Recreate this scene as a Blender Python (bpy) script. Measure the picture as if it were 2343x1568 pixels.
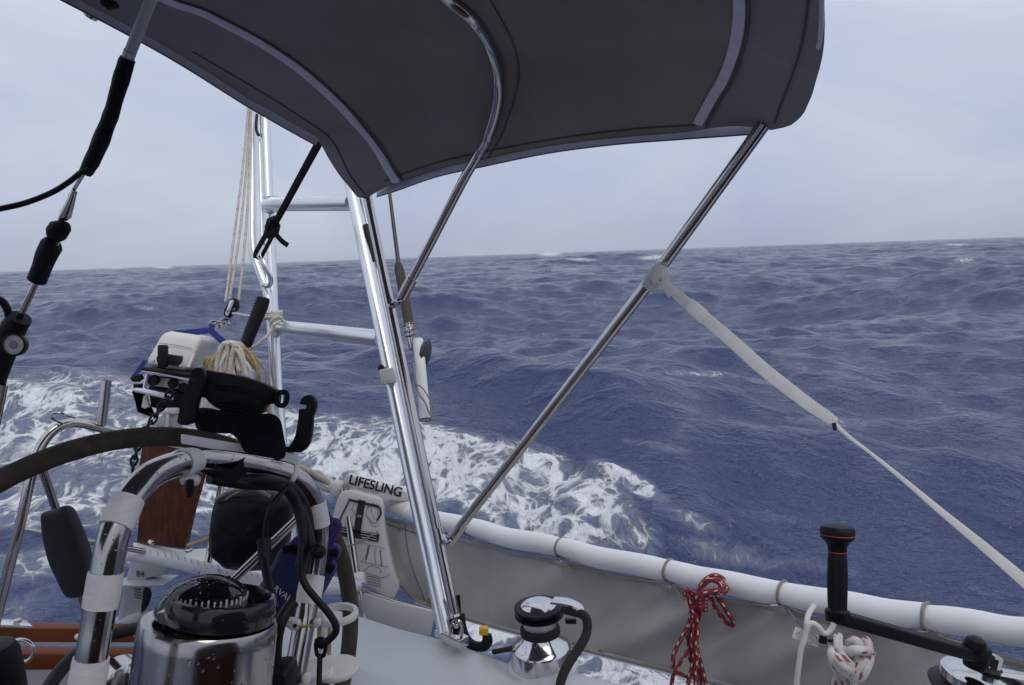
import bpy, bmesh, math, random
import numpy as np
from mathutils import Vector, Matrix
from mathutils.bvhtree import BVHTree

random.seed(7); np.random.seed(7)
for o in list(bpy.data.objects): bpy.data.objects.remove(o)
scene = bpy.context.scene
COL = scene.collection

# ------------------------------------------------------------------ camera
FPX, CX, CY = 1804.0, 1171.5, 784.0          # focal length and centre in layout units (frame 2343 x 1568)
PITCH, ROLL, CAMZ = math.radians(6.4), math.radians(-1.98), 2.3
cam_data = bpy.data.cameras.new('camera')
cam_data.sensor_width = 36.0
cam_data.lens = 36.0 * FPX / 2343.0
cam_data.clip_start, cam_data.clip_end = 0.02, 20000
cam = bpy.data.objects.new('camera', cam_data); COL.objects.link(cam)
CM = Matrix.Rotation(math.radians(90) - PITCH, 3, 'X') @ Matrix.Rotation(ROLL, 3, 'Z')
cam.matrix_world = Matrix.Translation((0, 0, CAMZ)) @ CM.to_4x4()
scene.camera = cam
CR, CU, CF = CM @ Vector((1, 0, 0)), CM @ Vector((0, 1, 0)), CM @ Vector((0, 0, -1))
CO = Vector((0, 0, CAMZ))

# ------------------------------------------------------------------ sky and sun (overcast)
world = bpy.data.worlds.new('World'); scene.world = world; world.use_nodes = True
nt = world.node_tree; nt.nodes.clear()
SUN_EL, SUN_AZ = math.radians(55), math.radians(150)
w_out = nt.nodes.new('ShaderNodeOutputWorld')
w_sky = nt.nodes.new('ShaderNodeTexSky'); w_sky.sky_type = 'NISHITA'; w_sky.sun_disc = False
w_sky.sun_elevation = SUN_EL; w_sky.sun_rotation = SUN_AZ
bg1 = nt.nodes.new('ShaderNodeBackground'); bg1.inputs[1].default_value = 0.10
nt.links.new(w_sky.outputs[0], bg1.inputs[0])
tc = nt.nodes.new('ShaderNodeTexCoord')
mp = nt.nodes.new('ShaderNodeMapping'); mp.inputs['Scale'].default_value = (1.0, 1.0, 2.3)
nt.links.new(tc.outputs['Generated'], mp.inputs[0])
nz = nt.nodes.new('ShaderNodeTexNoise'); nz.inputs['Scale'].default_value = 3.0
nz.inputs['Detail'].default_value = 5; nz.inputs['Roughness'].default_value = 0.5
nz.inputs['Distortion'].default_value = 0.4
nt.links.new(mp.outputs[0], nz.inputs[0])
sep = nt.nodes.new('ShaderNodeSeparateXYZ'); nt.links.new(tc.outputs['Generated'], sep.inputs[0])
mr = nt.nodes.new('ShaderNodeMapRange'); mr.inputs['From Min'].default_value = 0.0; mr.inputs['From Max'].default_value = 0.75
nt.links.new(sep.outputs['Z'], mr.inputs[0])
rmp = nt.nodes.new('ShaderNodeValToRGB')
e = rmp.color_ramp.elements
e[0].position = 0.0; e[0].color = (0.43, 0.475, 0.605, 1)
e[1].position = 1.0; e[1].color = (0.74, 0.78, 0.87, 1)
x = e.new(0.09); x.color = (0.505, 0.555, 0.69, 1)
x = e.new(0.35); x.color = (0.63, 0.68, 0.795, 1)
nt.links.new(mr.outputs[0], rmp.inputs[0])
r2 = nt.nodes.new('ShaderNodeValToRGB')
r2.color_ramp.elements[0].position = 0.34; r2.color_ramp.elements[0].color = (0.855, 0.875, 0.95, 1)
r2.color_ramp.elements[1].position = 0.66; r2.color_ramp.elements[1].color = (1.09, 1.085, 1.04, 1)
nt.links.new(nz.outputs[0], r2.inputs[0])
mul = nt.nodes.new('ShaderNodeMix'); mul.data_type = 'RGBA'; mul.blend_type = 'MULTIPLY'; mul.inputs[0].default_value = 1.0
nt.links.new(rmp.outputs[0], mul.inputs[6]); nt.links.new(r2.outputs[0], mul.inputs[7])
bg2 = nt.nodes.new('ShaderNodeBackground'); bg2.inputs[1].default_value = 1.0
nt.links.new(mul.outputs[2], bg2.inputs[0])
mxs = nt.nodes.new('ShaderNodeMixShader'); mxs.inputs[0].default_value = 0.93
nt.links.new(bg1.outputs[0], mxs.inputs[1]); nt.links.new(bg2.outputs[0], mxs.inputs[2])
nt.links.new(mxs.outputs[0], w_out.inputs[0])

sun_d = bpy.data.lights.new('sun', 'SUN'); sun_d.energy = 0.8; sun_d.angle = math.radians(25); sun_d.color = (1, 0.96, 0.9)
sun = bpy.data.objects.new('sun', sun_d); COL.objects.link(sun)
sdir = Vector((math.sin(SUN_AZ) * math.cos(SUN_EL), math.cos(SUN_AZ) * math.cos(SUN_EL), math.sin(SUN_EL)))
sun.rotation_euler = (-sdir).to_track_quat('-Z', 'Y').to_euler()
scene.view_settings.view_transform = 'Standard'; scene.view_settings.look = 'None'
scene.view_settings.exposure = 0.0; scene.view_settings.gamma = 1.0

# ------------------------------------------------------------------ layout helpers
def P(u, v, d):
    return CO + CR * ((u - CX) / FPX * d) + CU * ((CY - v) / FPX * d) + CF * d
def PP(lst): return [P(*p) for p in lst]
def on_line(d0, d1, pts):
    """pts (u,v) along a straight bar: 1/d runs linearly along it"""
    L = [0]
    for i in range(1, len(pts)): L.append(L[-1] + math.hypot(pts[i][0]-pts[i-1][0], pts[i][1]-pts[i-1][1]))
    return [P(p[0], p[1], 1/(1/d0 + (1/d1 - 1/d0) * l / L[-1])) for p, l in zip(pts, L)]
FWD = Vector((0.722, -0.692, 0)); INB = Vector((-0.692, -0.722, 0)); UP = Vector((0, 0, 1))
KC = P(835, 458, 2.10); KC = Vector((KC.x, KC.y, 0))
def W(s, t, h): return KC + FWD * s + INB * t + UP * (CAMZ + h)     # boat frame: metres forward, inboard, above the eye

# ------------------------------------------------------------------ object helpers
def thing(name, label, cat, loc, group=None):
    o = bpy.data.objects.new(name, None); COL.objects.link(o)
    o.location = loc; o.empty_display_size = 0.05
    o['label'] = label; o['category'] = cat
    if group: o['group'] = group
    return o
def tag(o, label, cat, group=None):
    o['label'] = label; o['category'] = cat
    if group: o['group'] = group
    return o
def origin_of(p):
    v = Vector((0, 0, 0))
    while p is not None: v = v + Vector(p.location); p = p.parent
    return v
def add(name, vf, mat, parent=None, smooth=True, loc=None, uv=None):
    verts, faces = vf[0], vf[1]
    if len(vf) > 2 and uv is None: uv = vf[2]
    off = origin_of(parent) if parent else (Vector(loc) if loc is not None else Vector(min(verts, key=lambda q: q[2])))
    me = bpy.data.meshes.new(name)
    me.from_pydata([tuple(Vector(q) - off) for q in verts], [], faces)
    if smooth:
        me.polygons.foreach_set('use_smooth', [True] * len(me.polygons))
        try: me.set_sharp_from_angle(angle=math.radians(40))
        except Exception: pass
    if uv:
        ul = me.uv_layers.new(name='path')
        vi = [0] * len(me.loops); me.loops.foreach_get('vertex_index', vi)
        flat = []
        for i in vi: flat += [uv[i][0], uv[i][1]]
        ul.data.foreach_set('uv', flat)
    me.materials.append(mat); me.update()
    o = bpy.data.objects.new(name, me); COL.objects.link(o)
    if parent: o.parent = parent
    else: o.location = off
    return o
def join(*vfs):
    V, F, UVS = [], [], []
    for vf in vfs:
        b = len(V); V += list(vf[0]); F += [tuple(i + b for i in f) for f in vf[1]]
        UVS += list(vf[2]) if len(vf) > 2 else [(0, 0)] * len(vf[0])
    return V, F, UVS
def crom(pts, k=6, closed=False):
    pts = [Vector(p) for p in pts]; n = len(pts)
    if n < 3 or k <= 1: return pts
    out = []
    for i in range(n if closed else n - 1):
        if closed: p0, p1, p2, p3 = pts[(i-1) % n], pts[i], pts[(i+1) % n], pts[(i+2) % n]
        else: p0, p1, p2, p3 = pts[max(i-1, 0)], pts[i], pts[i+1], pts[min(i+2, n-1)]
        for j in range(k):
            t = j / k
            out.append(0.5 * ((2*p1) + (p2-p0)*t + (2*p0-5*p1+4*p2-p3)*t*t + (3*p1-p0-3*p2+p3)*t**3))
    if not closed: out.append(pts[-1])
    return out
def lerp_list(vals, m):
    if not hasattr(vals, '__len__'): return [vals] * m
    return list(np.interp(np.linspace(0, 1, m), np.linspace(0, 1, len(vals)), vals))
def sweep(pts, r, n=12, k=6, closed=False, hint=None, thick=None, caps=True, rough=0.0):
    """tube along pts; with thick: a flat ribbon of half width r, half thickness thick, facing hint"""
    P_ = crom(pts, k, closed); m = len(P_); R = lerp_list(r, m)
    T = []
    for i in range(m):
        a = P_[(i-1) % m] if (closed or i > 0) else P_[i]
        b = P_[(i+1) % m] if (closed or i < m-1) else P_[i]
        d = b - a
        T.append(d.normalized() if d.length > 1e-9 else Vector((0, 0, 1)))
    V, F, UVS = [], [], []
    h = Vector(hint) if hint is not None else (Vector((0, 0, 1)) if abs(T[0].z) < 0.9 else Vector((1, 0, 0)))
    nrm = (h - T[0] * h.dot(T[0])).normalized()
    L = 0.0
    for i in range(m):
        if i > 0: L += (P_[i] - P_[i-1]).length
        hh = h if thick is not None else nrm
        q = hh - T[i] * hh.dot(T[i])
        nrm = q.normalized() if q.length > 1e-6 else nrm
        bi = T[i].cross(nrm)
        rr = R[i]
        for j in range(n):
            a = 2 * math.pi * j / n
            if thick is None:
                g = rr * (1 + rough * random.uniform(-1, 1))
                off = nrm * (math.cos(a) * g) + bi * (math.sin(a) * g)
            else:
                c, s_ = math.cos(a), math.sin(a)
                off = bi * (rr * math.copysign(abs(s_)**0.35, s_)) + nrm * (thick * math.copysign(abs(c)**0.35, c))
            V.append(P_[i] + off); UVS.append((j / n, L))
    for i in range(m if closed else m - 1):
        i2 = (i + 1) % m
        for j in range(n):
            j2 = (j + 1) % n
            F.append((i*n + j, i*n + j2, i2*n + j2, i2*n + j))
    if caps and not closed:
        F.append(tuple(range(n-1, -1, -1))); F.append(tuple((m-1)*n + j for j in range(n)))
    return V, F, UVS
def lathe(base, axis, prof, n=36, closed_bottom=True, closed_top=True):
    base, ax = Vector(base), Vector(axis).normalized()
    h = Vector((1, 0, 0)) if abs(ax.x) < 0.8 else Vector((0, 1, 0))
    e1 = (h - ax * h.dot(ax)).normalized(); e2 = ax.cross(e1)
    V, F = [], []
    for (r, z) in prof:
        for j in range(n):
            a = 2 * math.pi * j / n
            V.append(base + ax * z + e1 * (r * math.cos(a)) + e2 * (r * math.sin(a)))
    for i in range(len(prof) - 1):
        for j in range(n):
            j2 = (j + 1) % n
            F.append((i*n + j, i*n + j2, (i+1)*n + j2, (i+1)*n + j))
    if closed_bottom and prof[0][0] > 1e-5: F.append(tuple(range(n-1, -1, -1)))
    if closed_top and prof[-1][0] > 1e-5: F.append(tuple((len(prof)-1)*n + j for j in range(n)))
    return V, F
def bevelled(vf, off=0.003, seg=2, ang=30):
    bm = bmesh.new()
    vs = [bm.verts.new(v) for v in vf[0]]
    for f in vf[1]:
        try: bm.faces.new([vs[i] for i in f])
        except ValueError: pass
    bmesh.ops.recalc_face_normals(bm, faces=bm.faces)
    es = [e_ for e_ in bm.edges if len(e_.link_faces) == 2 and e_.calc_face_angle(0) > math.radians(ang)]
    bmesh.ops.bevel(bm, geom=es, offset=off, segments=seg, affect='EDGES', profile=0.5, clamp_overlap=True)
    bm.verts.ensure_lookup_table(); bm.verts.index_update()
    V = [v.co.copy() for v in bm.verts]; F = [tuple(v.index for v in f.verts) for f in bm.faces]
    bm.free(); return V, F
def hexa(c, bev=0.004, seg=2):
    """8 corners: front 4 (around), back 4 (around)"""
    F = [(0, 1, 2, 3), (7, 6, 5, 4), (0, 4, 5, 1), (1, 5, 6, 2), (2, 6, 7, 3), (3, 7, 4, 0)]
    return bevelled(([Vector(p) for p in c], F), bev, seg) if bev else ([Vector(p) for p in c], F)
def obox(c, ex, ey, ez, bev=0.003, seg=2):
    c, ex, ey, ez = Vector(c), Vector(ex), Vector(ey), Vector(ez)
    q = [c-ex-ey-ez, c+ex-ey-ez, c+ex+ey-ez, c-ex+ey-ez, c-ex-ey+ez, c+ex-ey+ez, c+ex+ey+ez, c-ex+ey+ez]
    return hexa(q, bev, seg)
def plate(pix, d, th, bev=0.002, smooth_k=1, seg=2, dfun=None, push=None):
    """solid slab whose near face has the outline pix; d may be a number or a function of (u,v)"""
    if smooth_k > 1:
        q = crom([Vector((p[0], p[1], 0)) for p in pix], smooth_k, True); pix = [(a.x, a.y) for a in q]
    df = d if callable(d) else (lambda u, v: d)
    front = [P(p[0], p[1], df(p[0], p[1])) for p in pix]
    push = Vector(push) if push is not None else CF * th
    n = len(front)
    V = front + [p + push for p in front]
    F = [tuple(range(n)), tuple(range(2*n-1, n-1, -1))] + [(i, n+i, n+(i+1) % n, (i+1) % n) for i in range(n)]
    return bevelled((V, F), bev, seg, 20) if bev else (V, F)
def pillow(pix, d, front, back, smooth_k=5, rings=7, lump=0.0, power=0.6):
    q = crom([Vector((p[0], p[1], 0)) for p in pix], smooth_k, True)
    df = d if callable(d) else (lambda u, v: d)
    c = sum(q, Vector((0, 0, 0))) / len(q); n = len(q)
    V, F = [], []
    lev = []
    for i in range(rings + 1):
        a = math.pi * i / rings
        lev.append((math.sin(a)**power if 0 < i < rings else 0.03, -front * math.cos(a) if i < rings/2 else back * -math.cos(a)))
    for sc, dz in lev:
        for p in q:
            uu = c + (p - c) * sc
            l = lump * math.sin(uu.x*0.13 + 1.3) * math.cos(uu.y*0.11) * sc
            V.append(P(uu.x, uu.y, df(uu.x, uu.y)) + CF * (dz + l))
    for i in range(rings):
        for j in range(n):
            j2 = (j + 1) % n
            F.append((i*n+j, i*n+j2, (i+1)*n+j2, (i+1)*n+j))
    F.append(tuple(range(n-1, -1, -1))); F.append(tuple(rings*n + j for j in range(n)))
    return V, F
def text_part(name, body, origin, right, up, size, mat, parent, depth=0.0004, squash=1.0, bold=0.0):
    cu = bpy.data.curves.new(name, 'FONT'); cu.body = body; cu.size = size; cu.extrude = depth; cu.offset = size*bold
    to = bpy.data.objects.new(name + '_tmp', cu); COL.objects.link(to)
    dg = bpy.context.evaluated_depsgraph_get(); dg.update()
    me = bpy.data.meshes.new_from_object(to.evaluated_get(dg))
    bpy.data.objects.remove(to); bpy.data.curves.remove(cu)
    right, up = Vector(right).normalized(), Vector(up).normalized()
    nn = right.cross(up); off = origin_of(parent)
    for v in me.vertices:
        c = v.co.copy(); v.co = Vector(origin) + right * (c.x * squash) + up * c.y + nn * c.z - off
    me.name = name; me.materials.clear(); me.materials.append(mat)
    o = bpy.data.objects.new(name, me); COL.objects.link(o); o.parent = parent
    return o
def sphere(c, r, n=12, m=8, sc=(1, 1, 1)):
    V, F = [], []; c = Vector(c)
    for i in range(m + 1):
        a = math.pi * i / m
        for j in range(n):
            b = 2 * math.pi * j / n
            V.append(c + Vector((r*sc[0]*math.sin(a)*math.cos(b), r*sc[1]*math.sin(a)*math.sin(b), r*sc[2]*math.cos(a))))
    for i in range(m):
        for j in range(n): F.append((i*n+j, (i+1)*n+j, (i+1)*n+(j+1) % n, i*n+(j+1) % n))
    return V, F

# ------------------------------------------------------------------ materials
def material(name, col, rough=0.5, metal=0.0, var=0.08, nscale=20.0, bump=0.0, bscale=200.0, spec=0.5, sheen=0.0, streak=None, drops=False, coat=0.0, rvar=0.0, dirt=None):
    m = bpy.data.materials.new(name); m.use_nodes = True
    t = m.node_tree; b = t.nodes['Principled BSDF']; L = t.links.new
    b.inputs['Roughness'].default_value = rough; b.inputs['Metallic'].default_value = metal
    b.inputs['Specular IOR Level'].default_value = spec
    if sheen: b.inputs['Sheen Weight'].default_value = sheen
    if coat: b.inputs['Coat Weight'].default_value = coat; b.inputs['Coat Roughness'].default_value = 0.08
    g = t.nodes.new('ShaderNodeNewGeometry')
    mp = t.nodes.new('ShaderNodeMapping'); L(g.outputs['Position'], mp.inputs[0])
    if streak: mp.inputs['Scale'].default_value = streak
    n = t.nodes.new('ShaderNodeTexNoise'); n.inputs['Scale'].default_value = nscale; n.inputs['Detail'].default_value = 6
    L(mp.outputs[0], n.inputs[0])
    r = t.nodes.new('ShaderNodeValToRGB')
    r.color_ramp.elements[0].position = 0.3; r.color_ramp.elements[1].position = 0.7
    r.color_ramp.elements[0].color = tuple(max(0, c*(1-var)) for c in col) + (1,)
    r.color_ramp.elements[1].color = tuple(min(1, c*(1+var)) for c in col) + (1,)
    L(n.outputs[0], r.inputs[0])
    cout = r.outputs[0]
    if dirt:
        n3 = t.nodes.new('ShaderNodeTexNoise'); n3.inputs['Scale'].default_value = dirt[1]; n3.inputs['Detail'].default_value = 8
        n3.inputs['Roughness'].default_value = 0.7
        L(g.outputs['Position'], n3.inputs[0])
        mr_ = t.nodes.new('ShaderNodeMapRange'); mr_.inputs['From Min'].default_value = 0.55; mr_.inputs['From Max'].default_value = 0.78
        mr_.inputs['To Max'].default_value = dirt[2]
        L(n3.outputs[0], mr_.inputs[0])
        mx = t.nodes.new('ShaderNodeMix'); mx.data_type = 'RGBA'
        L(mr_.outputs[0], mx.inputs[0]); L(cout, mx.inputs[6]); mx.inputs[7].default_value = tuple(dirt[0]) + (1,)
        cout = mx.outputs[2]
    L(cout, b.inputs['Base Color'])
    if rvar:
        mr2 = t.nodes.new('ShaderNodeMapRange'); mr2.inputs['To Min'].default_value = max(0.02, rough - rvar); mr2.inputs['To Max'].default_value = rough + rvar
        L(n.outputs[0], mr2.inputs[0]); L(mr2.outputs[0], b.inputs['Roughness'])
    if bump or drops:
        bp = t.nodes.new('ShaderNodeBump'); bp.inputs['Strength'].default_value = 1.0 if drops else min(1.0, bump)
        if drops:
            v = t.nodes.new('ShaderNodeTexVoronoi'); v.inputs['Scale'].default_value = 130; v.inputs['Randomness'].default_value = 1.0
            L(g.outputs['Position'], v.inputs[0])
            n2 = t.nodes.new('ShaderNodeTexNoise'); n2.inputs['Scale'].default_value = 38; L(g.outputs['Position'], n2.inputs[0])
            mr3 = t.nodes.new('ShaderNodeMapRange'); mr3.inputs['From Min'].default_value = 0.5; mr3.inputs['From Max'].default_value = 0.75
            mr3.inputs['To Min'].default_value = 0.02; mr3.inputs['To Max'].default_value = 0.42
            L(n2.outputs[0], mr3.inputs[0])
            sb = t.nodes.new('ShaderNodeMath'); sb.operation = 'SUBTRACT'; sb.use_clamp = True
            L(mr3.outputs[0], sb.inputs[0]); L(v.outputs['Distance'], sb.inputs[1])
            L(sb.outputs[0], bp.inputs['Height']); bp.inputs['Distance'].default_value = 0.006
        else:
            n2 = t.nodes.new('ShaderNodeTexNoise'); n2.inputs['Scale'].default_value = bscale; n2.inputs['Detail'].default_value = 4
            L(g.outputs['Position'], n2.inputs[0]); L(n2.outputs[0], bp.inputs['Height']); bp.inputs['Distance'].default_value = 0.002
        L(bp.outputs[0], b.inputs['Normal'])
    return m
def rope_material(name, col, fleck, pitch=0.03, width=0.3, rough=0.85, ang=0.35):
    m = material(name, col, rough, var=0.15, nscale=60, bump=0.5, bscale=700)
    t = m.node_tree; L = t.links.new; b = t.nodes['Principled BSDF']
    u = t.nodes.new('ShaderNodeUVMap'); u.uv_map = 'path'
    s = t.nodes.new('ShaderNodeSeparateXYZ'); L(u.outputs[0], s.inputs[0])
    d = t.nodes.new('ShaderNodeMath'); d.operation = 'MULTIPLY'; d.inputs[1].default_value = 1 / pitch; L(s.outputs[1], d.inputs[0])
    a2 = t.nodes.new('ShaderNodeMath'); a2.operation = 'MULTIPLY'; a2.inputs[1].default_value = 3.0; L(s.outputs[0], a2.inputs[0])
    fl_ = t.nodes.new('ShaderNodeMath'); fl_.operation = 'FLOOR'; L(a2.outputs[0], fl_.inputs[0])
    of = t.nodes.new('ShaderNodeMath'); of.operation = 'MULTIPLY_ADD'; of.inputs[1].default_value = 0.37; L(fl_.outputs[0], of.inputs[0]); L(d.outputs[0], of.inputs[2])
    fa = t.nodes.new('ShaderNodeMath'); fa.operation = 'FRACT'; L(a2.outputs[0], fa.inputs[0])
    sk = t.nodes.new('ShaderNodeMath'); sk.operation = 'MULTIPLY_ADD'; sk.inputs[1].default_value = 0.35; L(fa.outputs[0], sk.inputs[0]); L(of.outputs[0], sk.inputs[2])
    f1 = t.nodes.new('ShaderNodeMath'); f1.operation = 'FRACT'; L(sk.outputs[0], f1.inputs[0])
    c1 = t.nodes.new('ShaderNodeMath'); c1.operation = 'LESS_THAN'; c1.inputs[1].default_value = width; L(f1.outputs[0], c1.inputs[0])
    c2 = t.nodes.new('ShaderNodeMath'); c2.operation = 'LESS_THAN'; c2.inputs[1].default_value = ang; L(fa.outputs[0], c2.inputs[0])
    mm = t.nodes.new('ShaderNodeMath'); mm.operation = 'MULTIPLY'; L(c1.outputs[0], mm.inputs[0]); L(c2.outputs[0], mm.inputs[1])
    old = b.inputs['Base Color'].links[0].from_socket
    mx = t.nodes.new('ShaderNodeMix'); mx.data_type = 'RGBA'; L(mm.outputs[0], mx.inputs[0]); L(old, mx.inputs[6])
    mx.inputs[7].default_value = tuple(fleck) + (1,); L(mx.outputs[2], b.inputs['Base Color'])
    return m

M = {}
M['steel'] = material('stainless_steel', (0.54, 0.52, 0.50), 0.13, 1.0, var=0.06, nscale=30, rvar=0.05, dirt=((0.30, 0.24, 0.19), 14, 0.25))
M['wet_steel'] = material('wet_polished_steel', (0.40, 0.385, 0.375), 0.16, 1.0, var=0.05, nscale=25, drops=True)
M['housing'] = material('wet_steel_painted_bands', (0.36, 0.345, 0.335), 0.17, 1.0, var=0.35, nscale=9, streak=(3.0, 3.0, 0.15), rvar=0.06)  # vertical bands of reflection are put into the steel's colour
M['chrome'] = material('chrome', (0.62, 0.62, 0.63), 0.11, 1.0, var=0.03, nscale=30, rvar=0.03)
M['alu'] = material('anodised_aluminium', (0.82, 0.83, 0.85), 0.30, 1.0, var=0.03, nscale=10, rvar=0.03)
M['canvas_under'] = material('grey_bimini_canvas', (0.300, 0.283, 0.276), 0.9, var=0.10, nscale=5, bump=0.6, bscale=700, spec=0.15, dirt=((0.19, 0.175, 0.165), 3.5, 0.5))
M['canvas_flap'] = material('grey_bimini_flap_canvas', (0.315, 0.315, 0.335), 0.85, var=0.08, nscale=9, bump=0.5, bscale=900, spec=0.2)
M['canvas_dark'] = material('canvas_seam', (0.14, 0.13, 0.128), 0.9, var=0.1, spec=0.15)
M['zip'] = material('lavender_grey_zip_tape', (0.74, 0.75, 0.86), 0.75, var=0.08, nscale=40, bump=0.4, bscale=500)
M['zip_teeth'] = material('zip_teeth', (0.10, 0.09, 0.09), 0.5)
M['cloth'] = material('taupe_weather_cloth', (0.385, 0.370, 0.360), 0.85, var=0.06, nscale=7, bump=0.4, bscale=700, spec=0.25, dirt=((0.27, 0.26, 0.25), 6, 0.4))
M['cloth_trim'] = material('weather_cloth_trim', (0.30, 0.285, 0.275), 0.85, var=0.12, nscale=30, dirt=((0.12, 0.11, 0.10), 20, 0.5))
M['pad'] = material('white_foam_pad', (0.80, 0.81, 0.83), 0.6, var=0.03, nscale=12, bump=0.2, bscale=120, dirt=((0.55, 0.54, 0.52), 12, 0.25))
M['gelcoat'] = material('light_grey_gelcoat', (0.56, 0.57, 0.60), 0.35, var=0.03, nscale=6, rvar=0.08, dirt=((0.42, 0.42, 0.43), 9, 0.3))
M['white'] = material('white_plastic', (0.76, 0.755, 0.74), 0.4, var=0.04, nscale=15, dirt=((0.50, 0.47, 0.42), 25, 0.25))
M['board'] = material('white_board', (0.86, 0.86, 0.85), 0.4, var=0.03, nscale=15)
M['tape'] = material('white_tape', (0.80, 0.79, 0.77), 0.6, var=0.06, nscale=30, streak=(1, 1, 8), bump=0.7, bscale=120)
M['cowl'] = material('off_white_cowl', (0.68, 0.665, 0.63), 0.38, var=0.04, nscale=10, dirt=((0.40, 0.37, 0.33), 16, 0.4))
M['black'] = material('black_plastic', (0.0075, 0.008, 0.0105), 0.5, var=0.2, nscale=30, rvar=0.1, bump=0.2, bscale=300, spec=0.25)
M['black_soft'] = material('black_webbing', (0.006, 0.0065, 0.009), 0.85, var=0.2, nscale=40, bump=0.6, bscale=400, spec=0.15)
M['black_bag'] = material('black_vinyl', (0.006, 0.0065, 0.009), 0.4, var=0.2, nscale=12, bump=0.4, bscale=30, spec=0.12)
M['black_gloss'] = material('wet_black_gloss', (0.012, 0.013, 0.016), 0.12, var=0.15, nscale=20, drops=True)
M['rubber'] = material('black_cable', (0.010, 0.010, 0.012), 0.5, var=0.15, spec=0.3)
M['tape_black'] = material('wrapped_black_tape', (0.009, 0.010, 0.014), 0.6, var=0.3, nscale=70, bump=0.9, bscale=150, spec=0.25)
M['grey_tube'] = material('pale_grey_conduit', (0.70, 0.76, 0.78), 0.5, var=0.05)
M['leather'] = material('worn_olive_leather', (0.080, 0.070, 0.052), 0.8, var=0.25, nscale=40, bump=0.6, bscale=260, dirt=((0.11, 0.095, 0.07), 18, 0.5), spec=0.2)
M['grey_cover'] = material('slate_grey_plastic', (0.035, 0.040, 0.050), 0.6, var=0.08, nscale=20)
M['teak'] = material('varnished_teak', (0.20, 0.052, 0.014), 0.5, var=0.35, nscale=22, streak=(6, 6, 40), spec=0.25)
M['mahogany'] = material('varnished_mahogany', (0.080, 0.024, 0.008), 0.5, var=0.4, nscale=14, streak=(5, 5, 1), spec=0.25)
M['blue'] = material('navy_fabric', (0.012, 0.020, 0.085), 0.8, var=0.15, nscale=40, bump=0.4, bscale=500)
M['royal'] = material('royal_blue_webbing', (0.020, 0.035, 0.22), 0.75, var=0.15, bump=0.3, bscale=500)
M['purple'] = material('purple_webbing', (0.060, 0.020, 0.17), 0.65, var=0.15, bump=0.3, bscale=400)
M['cream'] = rope_material('cream_rope', (0.66, 0.61, 0.52), (0.12, 0.10, 0.09), 0.05, 0.12, ang=0.2)
M['tan'] = rope_material('tan_rope', (0.42, 0.31, 0.16), (0.22, 0.15, 0.07), 0.03, 0.3)
M['beige'] = material('beige_line', (0.42, 0.37, 0.30), 0.85, var=0.2, nscale=80, bump=0.5, bscale=600)
M['twine'] = material('grey_brown_twine', (0.26, 0.23, 0.20), 0.9, var=0.2, nscale=80)
M['red_rope'] = rope_material('red_flecked_rope', (0.20, 0.012, 0.020), (0.60, 0.52, 0.50), 0.024, 0.36, ang=0.30)
M['white_rope'] = material('white_rope', (0.68, 0.66, 0.62), 0.8, var=0.08, nscale=60, bump=0.6, bscale=500)
M['fleck_rope'] = rope_material('white_rope_red_flecks', (0.62, 0.59, 0.56), (0.30, 0.09, 0.11), 0.040, 0.24, ang=0.30)
M['black_rope'] = material('black_braided_rope', (0.009, 0.009, 0.010), 0.75, var=0.3, nscale=200, bump=1.0, bscale=500)
M['yellow'] = material('yellow_plastic', (0.72, 0.40, 0.02), 0.45, var=0.08)
M['red_line'] = material('red_ring', (0.35, 0.03, 0.02), 0.5)
M['white_web'] = material('white_webbing', (0.80, 0.79, 0.77), 0.75, var=0.05, nscale=30, bump=0.4, bscale=600, dirt=((0.45, 0.36, 0.22), 12, 0.35))
M['ink'] = material('black_ink', (0.018, 0.018, 0.02), 0.7)
M['white_ink'] = material('white_ink', (0.66, 0.66, 0.66), 0.7)
M['grey_ink'] = material('grey_ink', (0.25, 0.26, 0.28), 0.7)
M['bag'] = material('white_vinyl_bag', (0.62, 0.61, 0.59), 0.5, var=0.05, nscale=14, bump=0.5, bscale=30, dirt=((0.45, 0.43, 0.39), 14, 0.35))
M['grip'] = material('brown_cork_grip', (0.075, 0.062, 0.050), 0.8, var=0.2, nscale=60, bump=0.4, bscale=300)
M['rod'] = material('dark_rod', (0.06, 0.06, 0.065), 0.4)
M['legpaint'] = material('outboard_grey_paint', (0.40, 0.42, 0.44), 0.35, var=0.05, dirt=((0.22, 0.2, 0.18), 30, 0.3))
M['stitched'] = material('white_vinyl_sleeve', (0.66, 0.665, 0.70), 0.5, var=0.05)
M['stitch'] = material('blue_stitching', (0.16, 0.18, 0.30), 0.8)
M['gauge'] = material('gauge_face', (0.52, 0.53, 0.50), 0.4)
M['knurl'] = material('knurled_drum', (0.62, 0.63, 0.65), 0.42, 1.0, var=0.2, nscale=300, bump=1.0, bscale=450)
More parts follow.
